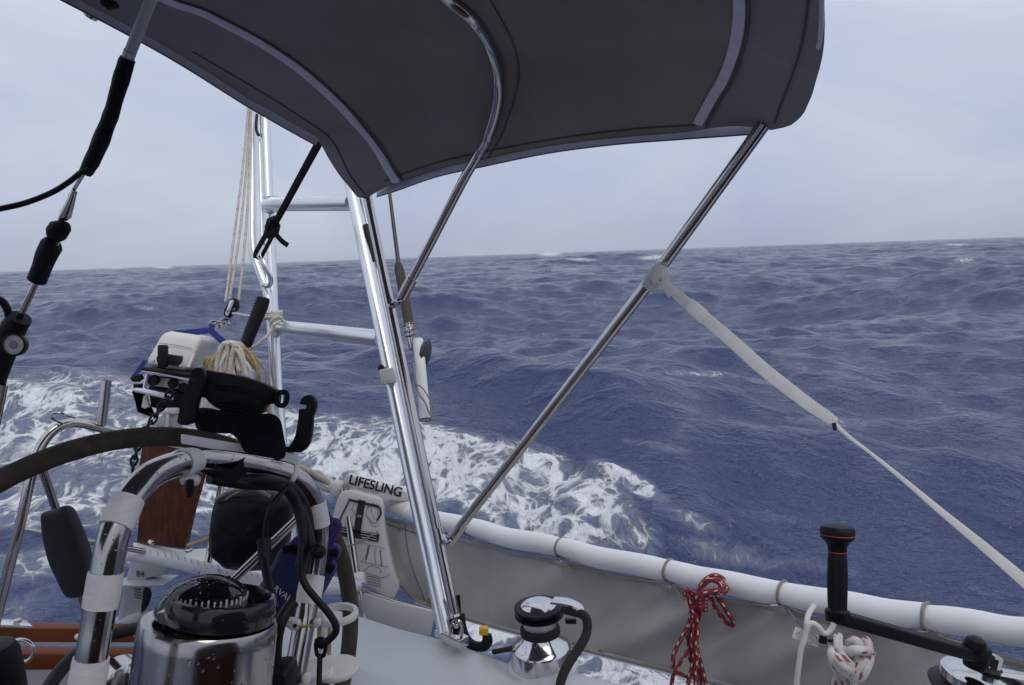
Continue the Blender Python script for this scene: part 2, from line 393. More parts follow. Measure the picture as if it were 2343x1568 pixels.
def glass_material():
    m = bpy.data.materials.new('compass_dome'); m.use_nodes = True; t = m.node_tree; t.nodes.clear(); L = t.links.new
    o = t.nodes.new('ShaderNodeOutputMaterial'); tr = t.nodes.new('ShaderNodeBsdfTransparent'); tr.inputs[0].default_value = (0.92, 0.93, 0.95, 1)
    gl = t.nodes.new('ShaderNodeBsdfGlossy'); gl.inputs['Roughness'].default_value = 0.03
    fr = t.nodes.new('ShaderNodeFresnel'); fr.inputs[0].default_value = 1.5
    g = t.nodes.new('ShaderNodeNewGeometry'); v = t.nodes.new('ShaderNodeTexVoronoi'); v.inputs['Scale'].default_value = 170
    n2 = t.nodes.new('ShaderNodeTexNoise'); n2.inputs['Scale'].default_value = 30
    L(g.outputs[0], v.inputs[0]); L(g.outputs[0], n2.inputs[0])
    mr3 = t.nodes.new('ShaderNodeMapRange'); mr3.inputs['From Min'].default_value = 0.42; mr3.inputs['From Max'].default_value = 0.7; mr3.inputs['To Min'].default_value = 0.0; mr3.inputs['To Max'].default_value = 0.4
    L(n2.outputs[0], mr3.inputs[0])
    sb = t.nodes.new('ShaderNodeMath'); sb.operation = 'SUBTRACT'; sb.use_clamp = True; L(mr3.outputs[0], sb.inputs[0]); L(v.outputs['Distance'], sb.inputs[1])
    bp = t.nodes.new('ShaderNodeBump'); bp.inputs['Distance'].default_value = 0.004; L(sb.outputs[0], bp.inputs['Height'])
    L(bp.outputs[0], gl.inputs['Normal']); L(bp.outputs[0], fr.inputs['Normal'])
    mx = t.nodes.new('ShaderNodeMixShader'); L(fr.outputs[0], mx.inputs[0]); L(tr.outputs[0], mx.inputs[1]); L(gl.outputs[0], mx.inputs[2]); L(mx.outputs[0], o.inputs[0])
    return m
M['dome'] = glass_material()

# ------------------------------------------------------------------ the sea
def sea_material():
    m = bpy.data.materials.new('ocean_water'); m.use_nodes = True
    t = m.node_tree; b = t.nodes['Principled BSDF']; L = t.links.new
    def N(k, **kw):
        n = t.nodes.new(k)
        for a, c in kw.items(): n.inputs[a.replace('_', ' ')].default_value = c
        return n
    def MA(op, a, c, clamp=False):
        n = t.nodes.new('ShaderNodeMath'); n.operation = op; n.use_clamp = clamp
        for i, q in enumerate((a, c)):
            if q is None: continue
            if isinstance(q, (int, float)): n.inputs[i].default_value = q
            else: L(q, n.inputs[i])
        return n.outputs[0]
    g = t.nodes.new('ShaderNodeNewGeometry'); pos = g.outputs['Position']
    at = t.nodes.new('ShaderNodeAttribute'); at.attribute_name = 'foam'
    # flowing coordinates, warped by noise
    wz = N('ShaderNodeTexNoise', Scale=1.6, Detail=3.0); L(pos, wz.inputs[0])
    vm = t.nodes.new('ShaderNodeVectorMath'); vm.operation = 'MULTIPLY_ADD'; L(wz.outputs['Color'], vm.inputs[0]); vm.inputs[1].default_value = (0.55, 0.55, 0); L(pos, vm.inputs[2])
    mp = t.nodes.new('ShaderNodeMapping'); mp.inputs['Rotation'].default_value = (0, 0, math.radians(-35)); mp.inputs['Scale'].default_value = (1.0, 0.82, 0.0); L(vm.outputs[0], mp.inputs[0])
    def lace(scale, width):
        v = t.nodes.new('ShaderNodeTexVoronoi'); v.feature = 'DISTANCE_TO_EDGE'; v.inputs['Scale'].default_value = scale
        L(mp.outputs[0], v.inputs[0])
        r = N('ShaderNodeMapRange'); r.inputs['From Min'].default_value = 0.0; r.inputs['From Max'].default_value = width
        r.inputs['To Min'].default_value = 1.0; r.inputs['To Max'].default_value = 0.0; L(v.outputs['Distance'], r.inputs[0])
        return r.outputs[0]
    l1 = lace(4.6, 0.30); l2 = lace(13.0, 0.38)
    fn = N('ShaderNodeTexNoise', Scale=6.5, Detail=6.0, Roughness=0.70); L(mp.outputs[0], fn.inputs[0])
    fn2 = N('ShaderNodeTexNoise', Scale=0.9, Detail=3.0); L(mp.outputs[0], fn2.inputs[0])
    s1 = MA('MULTIPLY', l1, 0.40); s2 = MA('MULTIPLY', l2, 0.36); s3 = MA('MULTIPLY', fn.outputs[0], 0.80); s4 = MA('MULTIPLY', fn2.outputs[0], 0.40)
    tot = MA('ADD', MA('ADD', s1, s2), MA('ADD', s3, s4))            # about 0.4 .. 1.6
    thr = MA('SUBTRACT', 1.555, MA('MULTIPLY', at.outputs['Fac'], 1.02))
    dif = MA('SUBTRACT', tot, thr)
    fr = N('ShaderNodeMapRange'); fr.interpolation_type = 'SMOOTHSTEP'; fr.inputs['From Min'].default_value = 0.0; fr.inputs['From Max'].default_value = 0.40
    L(dif, fr.inputs[0])
    has = N('ShaderNodeMapRange'); has.inputs['From Min'].default_value = 0.25; has.inputs['From Max'].default_value = 0.5; L(at.outputs['Fac'], has.inputs[0])
    fr2 = N('ShaderNodeMapRange'); fr2.interpolation_type = 'SMOOTHSTEP'; fr2.inputs['From Min'].default_value = -0.34; fr2.inputs['From Max'].default_value = 0.55; fr2.inputs['To Max'].default_value = 0.30
    L(dif, fr2.inputs[0])
    foam = MA('MULTIPLY', MA('MAXIMUM', fr.outputs[0], fr2.outputs[0]), has.outputs[0], True)
    # churned, paler water under the foam
    ch = N('ShaderNodeMapRange'); ch.inputs['From Min'].default_value = 0.25; ch.inputs['From Max'].default_value = 1.0; ch.inputs['To Max'].default_value = 0.75; L(at.outputs['Fac'], ch.inputs[0])
    c1 = t.nodes.new('ShaderNodeMix'); c1.data_type = 'RGBA'; L(ch.outputs[0], c1.inputs[0])
    c1.inputs[6].default_value = (0.035, 0.052, 0.128, 1); c1.inputs[7].default_value = (0.15, 0.185, 0.29, 1)
    c2 = t.nodes.new('ShaderNodeMix'); c2.data_type = 'RGBA'; L(foam, c2.inputs[0]); L(c1.outputs[2], c2.inputs[6]); c2.inputs[7].default_value = (0.80, 0.81, 0.85, 1)
    L(c2.outputs[2], b.inputs['Base Color'])
    rr = N('ShaderNodeMapRange'); rr.inputs['To Min'].default_value = 0.10; rr.inputs['To Max'].default_value = 0.85; L(foam, rr.inputs[0]); L(rr.outputs[0], b.inputs['Roughness'])
    b.inputs['IOR'].default_value = 1.33
    # ripples
    m2 = t.nodes.new('ShaderNodeMapping'); m2.inputs['Rotation'].default_value = (0, 0, math.radians(18)); m2.inputs['Scale'].default_value = (0.75, 1.15, 0.4); L(pos, m2.inputs[0])
    r1 = N('ShaderNodeTexNoise', Scale=1.7, Detail=6.0, Roughness=0.60, Distortion=0.1); L(m2.outputs[0], r1.inputs[0])
    r3 = N('ShaderNodeTexNoise', Scale=12.0, Detail=3.0, Roughness=0.6); L(m2.outputs[0], r3.inputs[0])
    h = MA('ADD', MA('MULTIPLY', r1.outputs[0], 0.20), MA('MULTIPLY', r3.outputs[0], 0.032))
    h2 = MA('ADD', h, MA('MULTIPLY', MA('MULTIPLY', foam, fn.outputs[0]), 0.10))
    # far out the mesh is too coarse for the short seas: their relief goes into the bump there
    ln = t.nodes.new('ShaderNodeVectorMath'); ln.operation = 'LENGTH'; L(pos, ln.inputs[0])
    ff = N('ShaderNodeMapRange'); ff.inputs['From Min'].default_value = 50.0; ff.inputs['From Max'].default_value = 350.0; ff.inputs['To Max'].default_value = 2.6; L(ln.outputs['Value'], ff.inputs[0])
    r4 = N('ShaderNodeTexNoise', Scale=0.30, Detail=4.0, Roughness=0.65); L(m2.outputs[0], r4.inputs[0])
    h2 = MA('ADD', h2, MA('MULTIPLY', r4.outputs[0], ff.outputs[0]))
    bp = t.nodes.new('ShaderNodeBump'); bp.inputs['Strength'].default_value = 0.9; bp.inputs['Distance'].default_value = 1.0; L(h2, bp.inputs['Height'])
    L(bp.outputs[0], b.inputs['Normal'])
    return m
M['sea'] = sea_material()

def to_uv(x, y, z):
    """layout coordinates of world points, used to read off where the photograph's foam lies on the water"""
    q = np.stack([x, y, z - CAMZ], -1)
    a = q @ np.array(CR); b = q @ np.array(CU); c = q @ np.array(CF)
    ok = c > 0.3; c = np.where(ok, c, 1.0)
    return np.where(ok, CX + a / c * FPX, -9e3), np.where(ok, CY - b / c * FPX, -9e3)
def ground(u, v):
    d = P(u, v, 1.0) - CO; k = -CAMZ / d.z
    return CO + d * k

def build_sea():
    rs = [0.8]
    while rs[-1] < 9000:
        r = rs[-1]; rs.append(r + max(0.035, min(r*r/2.3*0.0011, r*(0.0055 if r < 420 else 0.0115))))
    rs = np.array(rs)
    dense = np.radians(np.linspace(-41, 41, 660)); coarse = np.radians(np.linspace(43, 317, 90)[1:-1])
    th = np.concatenate([dense, coarse]); nt_, nr = len(th), len(rs)
    Rg, Tg = np.meshgrid(rs, th, indexing='ij')
    X = Rg * np.sin(Tg); Y = Rg * np.cos(Tg)
    dr = np.gradient(rs)[:, None]
    dth = np.gradient(np.concatenate([dense, coarse])); dth = np.abs(dth)[None, :]
    spac = np.maximum(dr, Rg * np.minimum(dth, 0.06))
    Z = np.zeros_like(X); DX = np.zeros_like(X); DY = np.zeros_like(X); J = np.zeros_like(X)
    rng = np.random.RandomState(11)
    nw = 160
    lam = np.exp(np.linspace(math.log(0.42), math.log(46), nw)) * rng.uniform(0.95, 1.05, nw)
    main = math.radians(-100)                                   # towards the boat, crests across the view
    hull = np.clip((Rg - 2.5) / 6.0, 0, 1); hull = hull*hull*(3-2*hull)
    for l in lam:
        k = 2*math.pi/l
        ang = main + rng.normal(0, math.radians(34 if l > 3 else 52))
        cx, cy = math.cos(ang), math.sin(ang)
        steep = 0.0200 if l > 9 else (0.0200 if l > 3 else 0.0375)
        a = steep / k * rng.uniform(0.6, 1.35)
        ph = k*(cx*X + cy*Y) + rng.uniform(0, 6.283)
        at = np.clip((l / spac - 1.7) / 1.8, 0, 1)
        if l > 4: at = at * (0.18 + 0.82*hull)
        a_ = a * at
        c, s = np.cos(ph), np.sin(ph)
        Z += a_ * c; q = 0.55 if l < 3 else 0.85
        DX -= q * a_ * cx * s; DY -= q * a_ * cy * s
        J += q * a_ * k * c
    X0, Y0 = X + DX, Y + DY
    # local steep swells and the quarter wave thrown up beside the stern
    def ridge(pts, h, wl, wr):
        g = [ground(*p) for p in pts]
        best = np.zeros_like(X)
        for a, b in zip(g[:-1], g[1:]):
            ax, ay = a.x, a.y; bx, by = b.x - a.x, b.y - a.y; L2 = bx*bx + by*by
            t = np.clip(((X0-ax)*bx + (Y0-ay)*by) / L2, 0, 1)
            dx, dy = X0 - ax - t*bx, Y0 - ay - t*by
            side = (bx*dy - by*dx)
            w = np.where(side > 0, wl, wr)
            best = np.maximum(best, np.exp(-(dx*dx + dy*dy) / (w*w)))
        return best * h
    Z += ridge([(880, 985), (1000, 1000), (1150, 1045), (1300, 1060), (1420, 1120), (1520, 1180), (1500, 1280)], 0.26, 0.75, 0.55)
    Z += ridge([(1560, 1120), (1760, 1150), (1980, 1195)], 0.14, 1.2, 0.9)
    Z += ridge([(1500, 905), (1780, 872), (2000, 862), (2343, 885)], 0.26, 1.5, 2.2)
    Z += ridge([(1950, 745), (2160, 722), (2343, 690)], 0.45, 2.6, 4.0)
    Z += ridge([(1190, 613), (1300, 609), (1430, 607), (1570, 604)], 1.25, 5, 9)
    Z += ridge([(60, 770), (230, 742), (380, 738), (520, 752)], 0.22, 1.6, 2.6)
    Z += ridge([(2080, 612), (2200, 606), (2343, 600)], 0.9, 5, 9)
    U, V = to_uv(X0, Y0, Z)
    foam = np.zeros_like(X)
    def blob(u, v, ru, rv, a, rot=0):
        c, s = math.cos(math.radians(rot)), math.sin(math.radians(rot))
        du, dv = U - u, V - v
        p, q = (du*c + dv*s) / ru, (-du*s + dv*c) / rv
        return a * np.exp(-(p*p + q*q)**1.3)
    bl = [(30, 915, 300, 62, 0.84, 2), (250, 885, 320, 45, 0.60, 5), (100, 1010, 330, 90, 0.76, 0), (420, 1000, 340, 110, 0.74, 5),
          (120, 1150, 340, 85, 0.72, 0), (420, 1120, 240, 110, 0.72, 10), (760, 1010, 220, 75, 0.80, 8), (860, 1080, 260, 95, 0.90, 15),
          (1040, 1075, 240, 85, 0.98, 18), (1230, 1080, 170, 62, 0.94, 20), (1180, 1170, 260, 70, 0.90, 20), (1000, 1000, 200, 32, 0.88, 12),
          (1370, 1150, 110, 70, 0.86, 40), (1440, 1100, 110, 26, 0.86, 28), (1300, 1215, 150, 34, 0.95, 15), (1460, 1230, 80, 60, 0.60, 30),
          (1660, 1265, 200, 40, 0.46, 12), (1580, 1190, 140, 30, 0.44, 20), (1860, 1290, 180, 30, 0.38, 10), (1750, 1180, 160, 22, 0.36, 8), (620, 960, 240, 45, 0.75, 8), (700, 900, 160, 22, 0.34, 5),
          (130, 1290, 260, 60, 0.54, -5), (60, 1390, 200, 50, 0.46, -20), (330, 1330, 110, 70, 0.36, 0),
          (1120, 1450, 110, 60, 0.83, 0), (1440, 1545, 200, 60, 0.91, 12), (1750, 1370, 60, 20, 0.67, 12),
          (1258, 581, 38, 8, .80, 0), (1330, 594, 55, 6, 0.72, 3), (1500, 589, 60, 7, .78, -3), (1300, 617, 140, 9, 0.52, 0), (1600, 605, 50, 4, 0.34, 0),
          (2205, 595, 30, 6, 0.78, 0), (2190, 560, 40, 3, 0.75, 0), (1760, 556, 40, 3, 0.72, 0), (1950, 553, 30, 3, 0.70, 0), (330, 705, 44, 8, 0.55, 5),
          (375, 612, 36, 4, 0.75, 0), (260, 613, 50, 4, 0.68, 0), (1600, 855, 130, 12, 0.54, 2), (1740, 872, 50, 10, 0.56, 10), (2050, 800, 60, 7, 0.30, 5),
          (1900, 965, 190, 18, 0.46, 3), (2250, 950, 110, 14, 0.42, 0), (1500, 1020, 120, 16, 0.43, 10), (2320, 935, 40, 10, 0.48, 0), (1430, 557, 40, 3, 0.70, 0), (700, 590, 30, 3, 0.70, 0), (1870, 880, 45, 5, 0.30, 0)]
    for b in bl: foam = np.maximum(foam, blob(*b))
    cap = np.clip((J - 0.88) / 0.35, 0, 1) * 0.6
    foam = np.maximum(foam, cap * (Rg > 9))
    foam = np.clip(foam, 0, 1)
    # froth stands a little proud and lumpy
    fz = np.zeros_like(X)
    for _ in range(40):
        k_ = 2*math.pi/rng.uniform(.16, .7); an = rng.uniform(0, 6.283); fz += np.sin(k_*(math.cos(an)*X0 + math.sin(an)*Y0) + rng.uniform(0, 6.283))
    fz = np.clip(fz/5.0, -1.2, 1.6)
    Z += np.clip(foam - 0.5, 0, 1) * (0.10*fz + 0.04*rng.uniform(0, 1, X.shape)) * np.clip((26 - Rg)/6, 0, 1)
    verts = np.stack([X0, Y0, Z], -1).reshape(-1, 3)
    ii, jj = np.meshgrid(np.arange(nr - 1), np.arange(nt_), indexing='ij'); j2 = (jj + 1) % nt_
    faces = np.stack([ii*nt_ + jj, ii*nt_ + j2, (ii+1)*nt_ + j2, (ii+1)*nt_ + jj], -1).reshape(-1, 4)[:, ::-1]
    me = bpy.data.meshes.new('sea')
    me.vertices.add(len(verts)); me.vertices.foreach_set('co', verts.astype(np.float32).ravel())
    nf = len(faces)
    me.loops.add(nf*4); me.loops.foreach_set('vertex_index', faces.astype(np.int32).ravel())
    me.polygons.add(nf); me.polygons.foreach_set('loop_start', np.arange(0, nf*4, 4, dtype=np.int32))
    me.polygons.foreach_set('use_smooth', np.ones(nf, dtype=bool))
    at = me.attributes.new('foam', 'FLOAT', 'POINT'); at.data.foreach_set('value', foam.astype(np.float32).ravel())
    me.materials.append(M['sea']); me.update(calc_edges=True); me.validate()
    o = bpy.data.objects.new('sea', me); COL.objects.link(o); o['kind'] = 'structure'
    o['label'] = 'choppy deep blue ocean with the foaming wake of the boat'
    return o
build_sea()
# ------------------------------------------------------------------ hull, deck, coaming
def prism(poly, h0, h1, bev=0.0):
    n = len(poly)
    V = [W(s, t, h0) for s, t in poly] + [W(s, t, h1) for s, t in poly]
    F = [tuple(range(n-1, -1, -1)), tuple(range(n, 2*n))] + [(i, (i+1) % n, n+(i+1) % n, n+i) for i in range(n)]
    return bevelled((V, F), bev, 2) if bev else (V, F)
boat = thing('sailing_boat', 'pale grey sailing boat hull, decks and cockpit coaming under the bimini', 'boat', W(1.2, 1.25, -2.3))
HP = [(-.60, .15), (-.50, -.35), (.2, -.50), (1.2, -.56), (3.0, -.50), (5.2, .05), (7.2, .95), (7.6, 1.25)]
HP = HP + [(s, 2.5 - t) for s, t in HP[-2::-1]]
n = len(HP)
hv = [W(s, t, -1.445) for s, t in HP] + [W(s*0.985 + .01, 1.25 + (t-1.25)*0.97, -1.75) for s, t in HP] + [W(s*0.93 + .12, 1.25 + (t-1.25)*0.86, -2.9) for s, t in HP]
hf = [(i, (i+1) % n, n+(i+1) % n, n+i) for i in range(n)] + [(n+i, n+(i+1) % n, 2*n+(i+1) % n, 2*n+i) for i in range(n)]
add('hull_side', (hv, hf), M['gelcoat'], boat)
add('side_deck', prism([(-.48, -.33), (.2, -.48), (1.2, -.54), (3.0, -.48), (3.0, -.07), (-.48, -.07)], -1.49, -1.44), M['gelcoat'], boat, smooth=False)
add('side_deck', prism([(-.48, 2.57), (3.0, 2.57), (3.0, 2.98), (1.2, 3.04), (.2, 2.98), (-.48, 2.83)], -1.49, -1.44), M['gelcoat'], boat, smooth=False)
add('aft_deck', prism([(-.58, .12), (-.48, -.07), (-.30, -.07), (-.30, 2.57), (-.48, 2.57), (-.58, 2.38)], -1.50, -1.43), M['gelcoat'], boat, smooth=False)
add('fore_deck', prism([(2.55, .2), (5.2, .08), (7.1, .97), (7.5, 1.25), (7.1, 1.53), (5.2, 2.42), (2.55, 2.3)], -1.5, -0.80), M['gelcoat'], boat, smooth=False)
add('cockpit_sole', prism([(-.30, .22), (2.55, .22), (2.55, 2.28), (-.30, 2.28)], -1.80, -1.74), M['teak'], boat, smooth=False)  # out of view; dark wood chosen to deepen reflections in the steel
add('cockpit_seat', prism([(-.28, .24), (2.50, .24), (2.50, .70), (-.28, .70)], -1.74, -1.36, .02), M['gelcoat'], boat)
add('added_dark_cushion', prism([(-.26, .26), (2.48, .26), (2.48, .69), (-.26, .69)], -1.358, -1.29, .02), M['grey_cover'], boat)  # unseen cushion, added so the polished steel mirrors something dark
add('added_dark_cushion', prism([(-.26, 1.81), (2.48, 1.81), (2.48, 2.24), (-.26, 2.24)], -1.358, -1.29, .02), M['grey_cover'], boat)  # starboard twin, likewise added out of view for dark reflections
add('added_dark_bulkhead', prism([(2.50, .30), (2.54, .30), (2.54, 2.20), (2.50, 2.20)], -1.74, -.62, .01), M['mahogany'], boat)  # unseen dark wall, added to give the steel a darker surround to reflect
add('cockpit_seat', prism([(-.28, 1.80), (2.50, 1.80), (2.50, 2.26), (-.28, 2.26)], -1.74, -1.36, .02), M['gelcoat'], boat)
# port coaming: swept profile whose outboard edge follows the line seen in the photograph
edge = [(600, 1330, 2.68), (690, 1362, 2.50), (755, 1389, 2.39), (835, 1412, 2.27), (915, 1437, 2.15), (1010, 1461, 2.03), (1090, 1490, 1.935), (1172, 1518, 1.855), (1240, 1530, 1.79), (1307, 1537, 1.73), (1403, 1559, 1.65), (1480, 1585, 1.595), (1700, 1650, 1.44), (2193, 1800, 1.20)]
ep = crom(PP(edge), 4)
prof = [(-.012, -.36), (-.012, -.05), (-.008, -.018), (.0, -.004), (.014, .0), (.06, .001), (.13, -.002), (.20, -.008), (.225, -.014), (.243, -.03), (.252, -.055), (.285, -.45), (.29, -.55)]
cv, cf = [], []
for p in ep:
    for a, b in prof: cv.append(p + INB * a + UP * b)
mP = len(prof)
for i in range(len(ep) - 1):
    for j in range(mP - 1): cf.append((i*mP + j, i*mP + j + 1, (i+1)*mP + j + 1, (i+1)*mP + j))
add('coaming', (cv, cf), M['gelcoat'], boat)
add('coaming', ([Vector(v) + 2 * INB * (1.25 - INB.dot(Vector(v) - KC)) for v in cv], [f[::-1] for f in cf]), M['gelcoat'], boat)
# unseen hood behind the viewer, added to block forward sky and darken the cockpit
hv2, hf2 = [], []
for i, (s_, hh) in enumerate(((2.15, .14), (2.35, .16), (2.75, .08), (3.15, -.45), (3.3, -.80))):
    for j in range(17):
        a = math.pi * j / 16; hv2.append(W(s_, 1.25 - .95*math.copysign(abs(math.cos(a))**.6, math.cos(a)), -.82 + (hh + .82)*math.sin(a)**.45))
for i in range(4):
    for j in range(16): hf2.append((i*17+j, i*17+j+1, (i+1)*17+j+1, (i+1)*17+j))
add('added_shade_hood', (hv2, hf2), M['canvas_under'], boat)
# teak cap rails across the stern
def bar(p0, p1, hw, hh, drop=0.0, bev=0.006):
    p0, p1 = Vector(p0), Vector(p1); ax = (p1 - p0); L = ax.length; ax.normalize()
    sd = ax.cross(UP).normalized(); up = sd.cross(ax)
    return obox((p0 + p1) / 2 - up * drop, ax * (L/2), sd * hw, up * hh, bev)
q0, q1 = P(-60, 1430, 2.22), P(430, 1437, 2.62)
add('teak_cap_rail', bar(q0 - UP*.02, q1 - UP*.02, .03, .021), M['teak'], boat)
add('rail_channel', bar(q0 - UP*.0475, q1 - UP*.0475, .026, .0055, bev=.001), M['alu'], boat)
r0, r1 = P(-60, 1487, 1.83), P(420, 1489, 2.12)
add('teak_cap_rail', bar(r0 - UP*.021, r1 - UP*.021, .025, .020), M['teak'], boat)
add('stern_locker_front', bar(r0 - UP*.16, r1 - UP*.16, .02, .118), M['gelcoat'], boat)
bp0 = P(-20, 1424, 2.2); bp1 = P(66, 1428, 2.27)
pl_ = add('mounting_plate', bar(bp0, bp1, .03, .003, bev=.001), M['alu'], boat)
add('bolt_head', lathe(P(41, 1424, 2.24), UP, [(.011, 0), (.011, .008), (.008, .010)], 6), M['steel'], pl_)

# ------------------------------------------------------------------ bimini
def hermite(ts, pts, tq):
    ts = np.array(ts, float); A = np.array([tuple(p) for p in pts]); n_ = len(ts)
    m_ = np.zeros_like(A); d = (A[1:] - A[:-1]) / (ts[1:] - ts[:-1])[:, None]
    m_[0] = d[0]; m_[-1] = d[-1]; m_[1:-1] = (d[1:] * (ts[1:-1] - ts[:-2])[:, None] + d[:-1] * (ts[2:] - ts[1:-1])[:, None]) / (ts[2:] - ts[:-2])[:, None]
    out = []
    for t in np.atleast_1d(tq):
        i = int(np.clip(np.searchsorted(ts, t) - 1, 0, n_ - 2)); h = ts[i+1] - ts[i]; x_ = (t - ts[i]) / h
        out.append((2*x_**3 - 3*x_**2 + 1)*A[i] + (x_**3 - 2*x_**2 + x_)*h*m_[i] + (-2*x_**3 + 3*x_**2)*A[i+1] + (x_**3 - x_**2)*h*m_[i+1])
    return np.array(out)
kc = P(842, 452, 2.10)
A_pts = [kc, P(822, 455, 2.085), P(797, 428, 2.06), P(752, 362, 2.02), P(727, 322, 1.99), P(655, 281, 1.93), P(567, 229, 1.85), P(427, 140, 1.747), P(308, 71, 1.668), P(147, -12, 1.57), W(0, 1.25, .60)]
A_t = [0, .016, .045, .11, .156, .24, .345, .49, .60, .735, 1.25]
P_pts = [kc, P(905, 421, 2.011), P(1000, 388, 1.899), P(1100, 366, 1.794), P(1250, 336, 1.657), P(1400, 317, 1.539), P(1550, 305, 1.437), P(1720, 291, 1.338), P(1765, 298, 1.316)]
P_s = [0, .129, .291, .443, .642, .8126, .9605, 1.105, 1.136]
F_pts = [P_pts[-1], P(1802, 290, 1.295), P(1829, 271, 1.265), P(1850, 236, 1.215), P(1867, 186, 1.145), P(1886, 95, 1.02), P(1887, 30, .955), P(1884, -30, .91), W(1.43, .72, .375), W(1.45, 1.25, .41)]
F_t = [0, .010, .025, .055, .11, .225, .285, .335, .72, 1.25]
C_pts = [A_pts[-1], W(.4, 1.25, .62), W(.9, 1.25, .57), W(1.45, 1.25, .41)]
C_s = [0, .35, .75, 1.136]
TM = 1.25; SM = 1.136
def canopy(s, t):
    s = np.atleast_1d(s); t = np.atleast_1d(t)
    Pe = hermite(P_s, P_pts, s*SM); Ce = hermite(C_s, C_pts, s*SM)
    Ae = hermite(A_t, A_pts, t*TM); Fe = hermite(F_t, F_pts, t*TM)
    Sg, Tg = s[:, None, None], t[None, :, None]
    c00, c10, c01, c11 = Ae[0], Fe[0], np.array(A_pts[-1]), np.array(F_pts[-1])
    return (1-Tg)*Pe[:, None] + Tg*Ce[:, None] + (1-Sg)*Ae[None] + Sg*Fe[None] - ((1-Sg)*(1-Tg)*c00 + Sg*(1-Tg)*c10 + (1-Sg)*Tg*c01 + Sg*Tg*c11)
NS, NT = 46, 64
ts_ = np.linspace(0, 1, NT)**1.5
G = canopy(np.linspace(0, 1, NS), ts_)
# crown between the bows and a hollow where the canvas pulls tight
sg = np.linspace(0, 1, NS)[:, None]; tg = ts_[None, :]
crown = 0.05*np.sin(np.pi*sg)*np.clip(tg/0.12, 0, 1)*np.clip(1.2 - tg, 0, 1) - 0.018*np.abs(np.sin(2*np.pi*sg))*np.clip(tg/0.2, 0, 1)
wr = 0.004*np.sin(sg*23 + tg*60)*np.exp(-sg*9)*np.exp(-tg*6)
pk = np.zeros_like(crown); rw = np.random.RandomState(4)
for _ in range(26):
    a_, b_ = rw.uniform(-46, 46), rw.uniform(-60, 60); pk += .00075*np.sin(a_*sg + b_*tg + rw.uniform(0, 6.28))
G[:, :, 2] += crown + wr + pk*np.clip(sg*12, 0, 1)*np.clip((1 - sg)*12, 0, 1)*np.clip(tg*40, 0, 1)
cv = [Vector(q) for q in G.reshape(-1, 3)]
cf = [(i*NT+j, i*NT+j+1, (i+1)*NT+j+1, (i+1)*NT+j) for i in range(NS-1) for j in range(NT-1)]
bvh = BVHTree.FromPolygons(cv, cf)
def on_canopy(u, v, eps=0.004, guess=1.6):
    d = (P(u, v, 1) - CO).normalized(); h = bvh.ray_cast(CO, d)
    if h[0] is None:
        h = bvh.find_nearest(P(u, v, guess)); return h[0] - d * eps
    return h[0] - d * eps
def hit_normal(u, v):
    d = (P(u, v, 1) - CO).normalized(); h = bvh.ray_cast(CO, d)
    n_ = h[1] if h[0] is not None else Vector((0, 0, 1))
    return -n_ if n_.dot(d) < 0 else n_
bim = thing('bimini', 'dark grey canvas bimini on bent stainless tubes over the cockpit', 'bimini', W(.5, .2, -.9))
def thicken(vf, th):
    V, F = vf[0], vf[1]; nv = len(V)
    up_ = [v + UP * th for v in V]
    cnt = {}
    for f in F:
        for a, b in zip(f, f[1:] + f[:1]): cnt[(min(a, b), max(a, b))] = cnt.get((min(a, b), max(a, b)), 0) + 1
    side = []
    for f in F:
        for a, b in zip(f, f[1:] + f[:1]):
            if cnt[(min(a, b), max(a, b))] == 1: side.append((b, a, a+nv, b+nv))
    return V + up_, F + [tuple(i+nv for i in reversed(f)) for f in F] + side
mir = [v + 2*INB*(TM - INB.dot(v - KC)) for v in cv]
both = (cv + mir, cf + [tuple(i + len(cv) for i in reversed(f)) for f in cf])
cano = add('canopy', thicken(both, .004), M['canvas_under'], bim)
cano.data.materials.append(M['canvas_flap'])          # the sewn-on fore and aft panels are a bluer canvas
def panel_of(c):
    q = c - CO; dd = q.dot(CF)
    if dd < .1: return 0
    u_, v_ = CX + q.dot(CR)/dd*FPX, CY - q.dot(CU)/dd*FPX
    e_ = np.interp(v_, [-200, 2, 28, 60, 103, 157, 226, 291, 341, 391, 428, 520], [60, 380, 455, 520, 600, 680, 760, 820, 860, 890, 911, 960])
    f_ = np.interp(v_, [-300, 40, 110, 180, 226, 285, 330], [1690, 1700, 1690, 1665, 1638, 1606, 1580])
    return 1 if (u_ < e_ or u_ > f_) else 0
nfh = len(cf); pm = [panel_of(sum((cv[i] for i in f), Vector((0, 0, 0))) / 4) for f in cf]
for k_ in range(2*nfh): cano.data.polygons[k_].material_index = pm[k_ % nfh]
def on_strip(pix, half, mat, name, parent=bim, eps=.006, thick=.0012, k=6):
    pts = crom([Vector((a, b, 0)) for a, b in pix], k)
    q = []
    for p in pts: q.append(on_canopy(p.x, p.y, eps, (q[-1] - CO).dot(CF) if q else 1.6))
    return add(name, sweep(q, half, 8, 1, hint=hit_normal(pts[len(pts)//2].x, pts[len(pts)//2].y), thick=thick), mat, parent)
z1 = [(300, -45), (380, 2), (455, 28), (520, 60), (600, 103), (680, 157), (760, 226), (820, 291), (860, 341), (890, 391), (908, 420)]
on_strip(z1, .0125, M['zip'], 'zip_strip')
on_strip([(a+13, b-5) for a, b in z1], .002, M['canvas_dark'], 'seam')
z2 = [(1690, -30), (1691, 40), (1680, 110), (1655, 180), (1628, 226), (1596, 285)]
on_strip(z2, .0085, M['zip'], 'zip_strip')
on_strip([(a+20, b+6) for a, b in z2], .0022, M['canvas_dark'], 'seam')
on_strip([(1881, -20), (1880, 40), (1876, 90), (1871, 112)], .003, M['zip'], 'zip_strip', eps=.008)
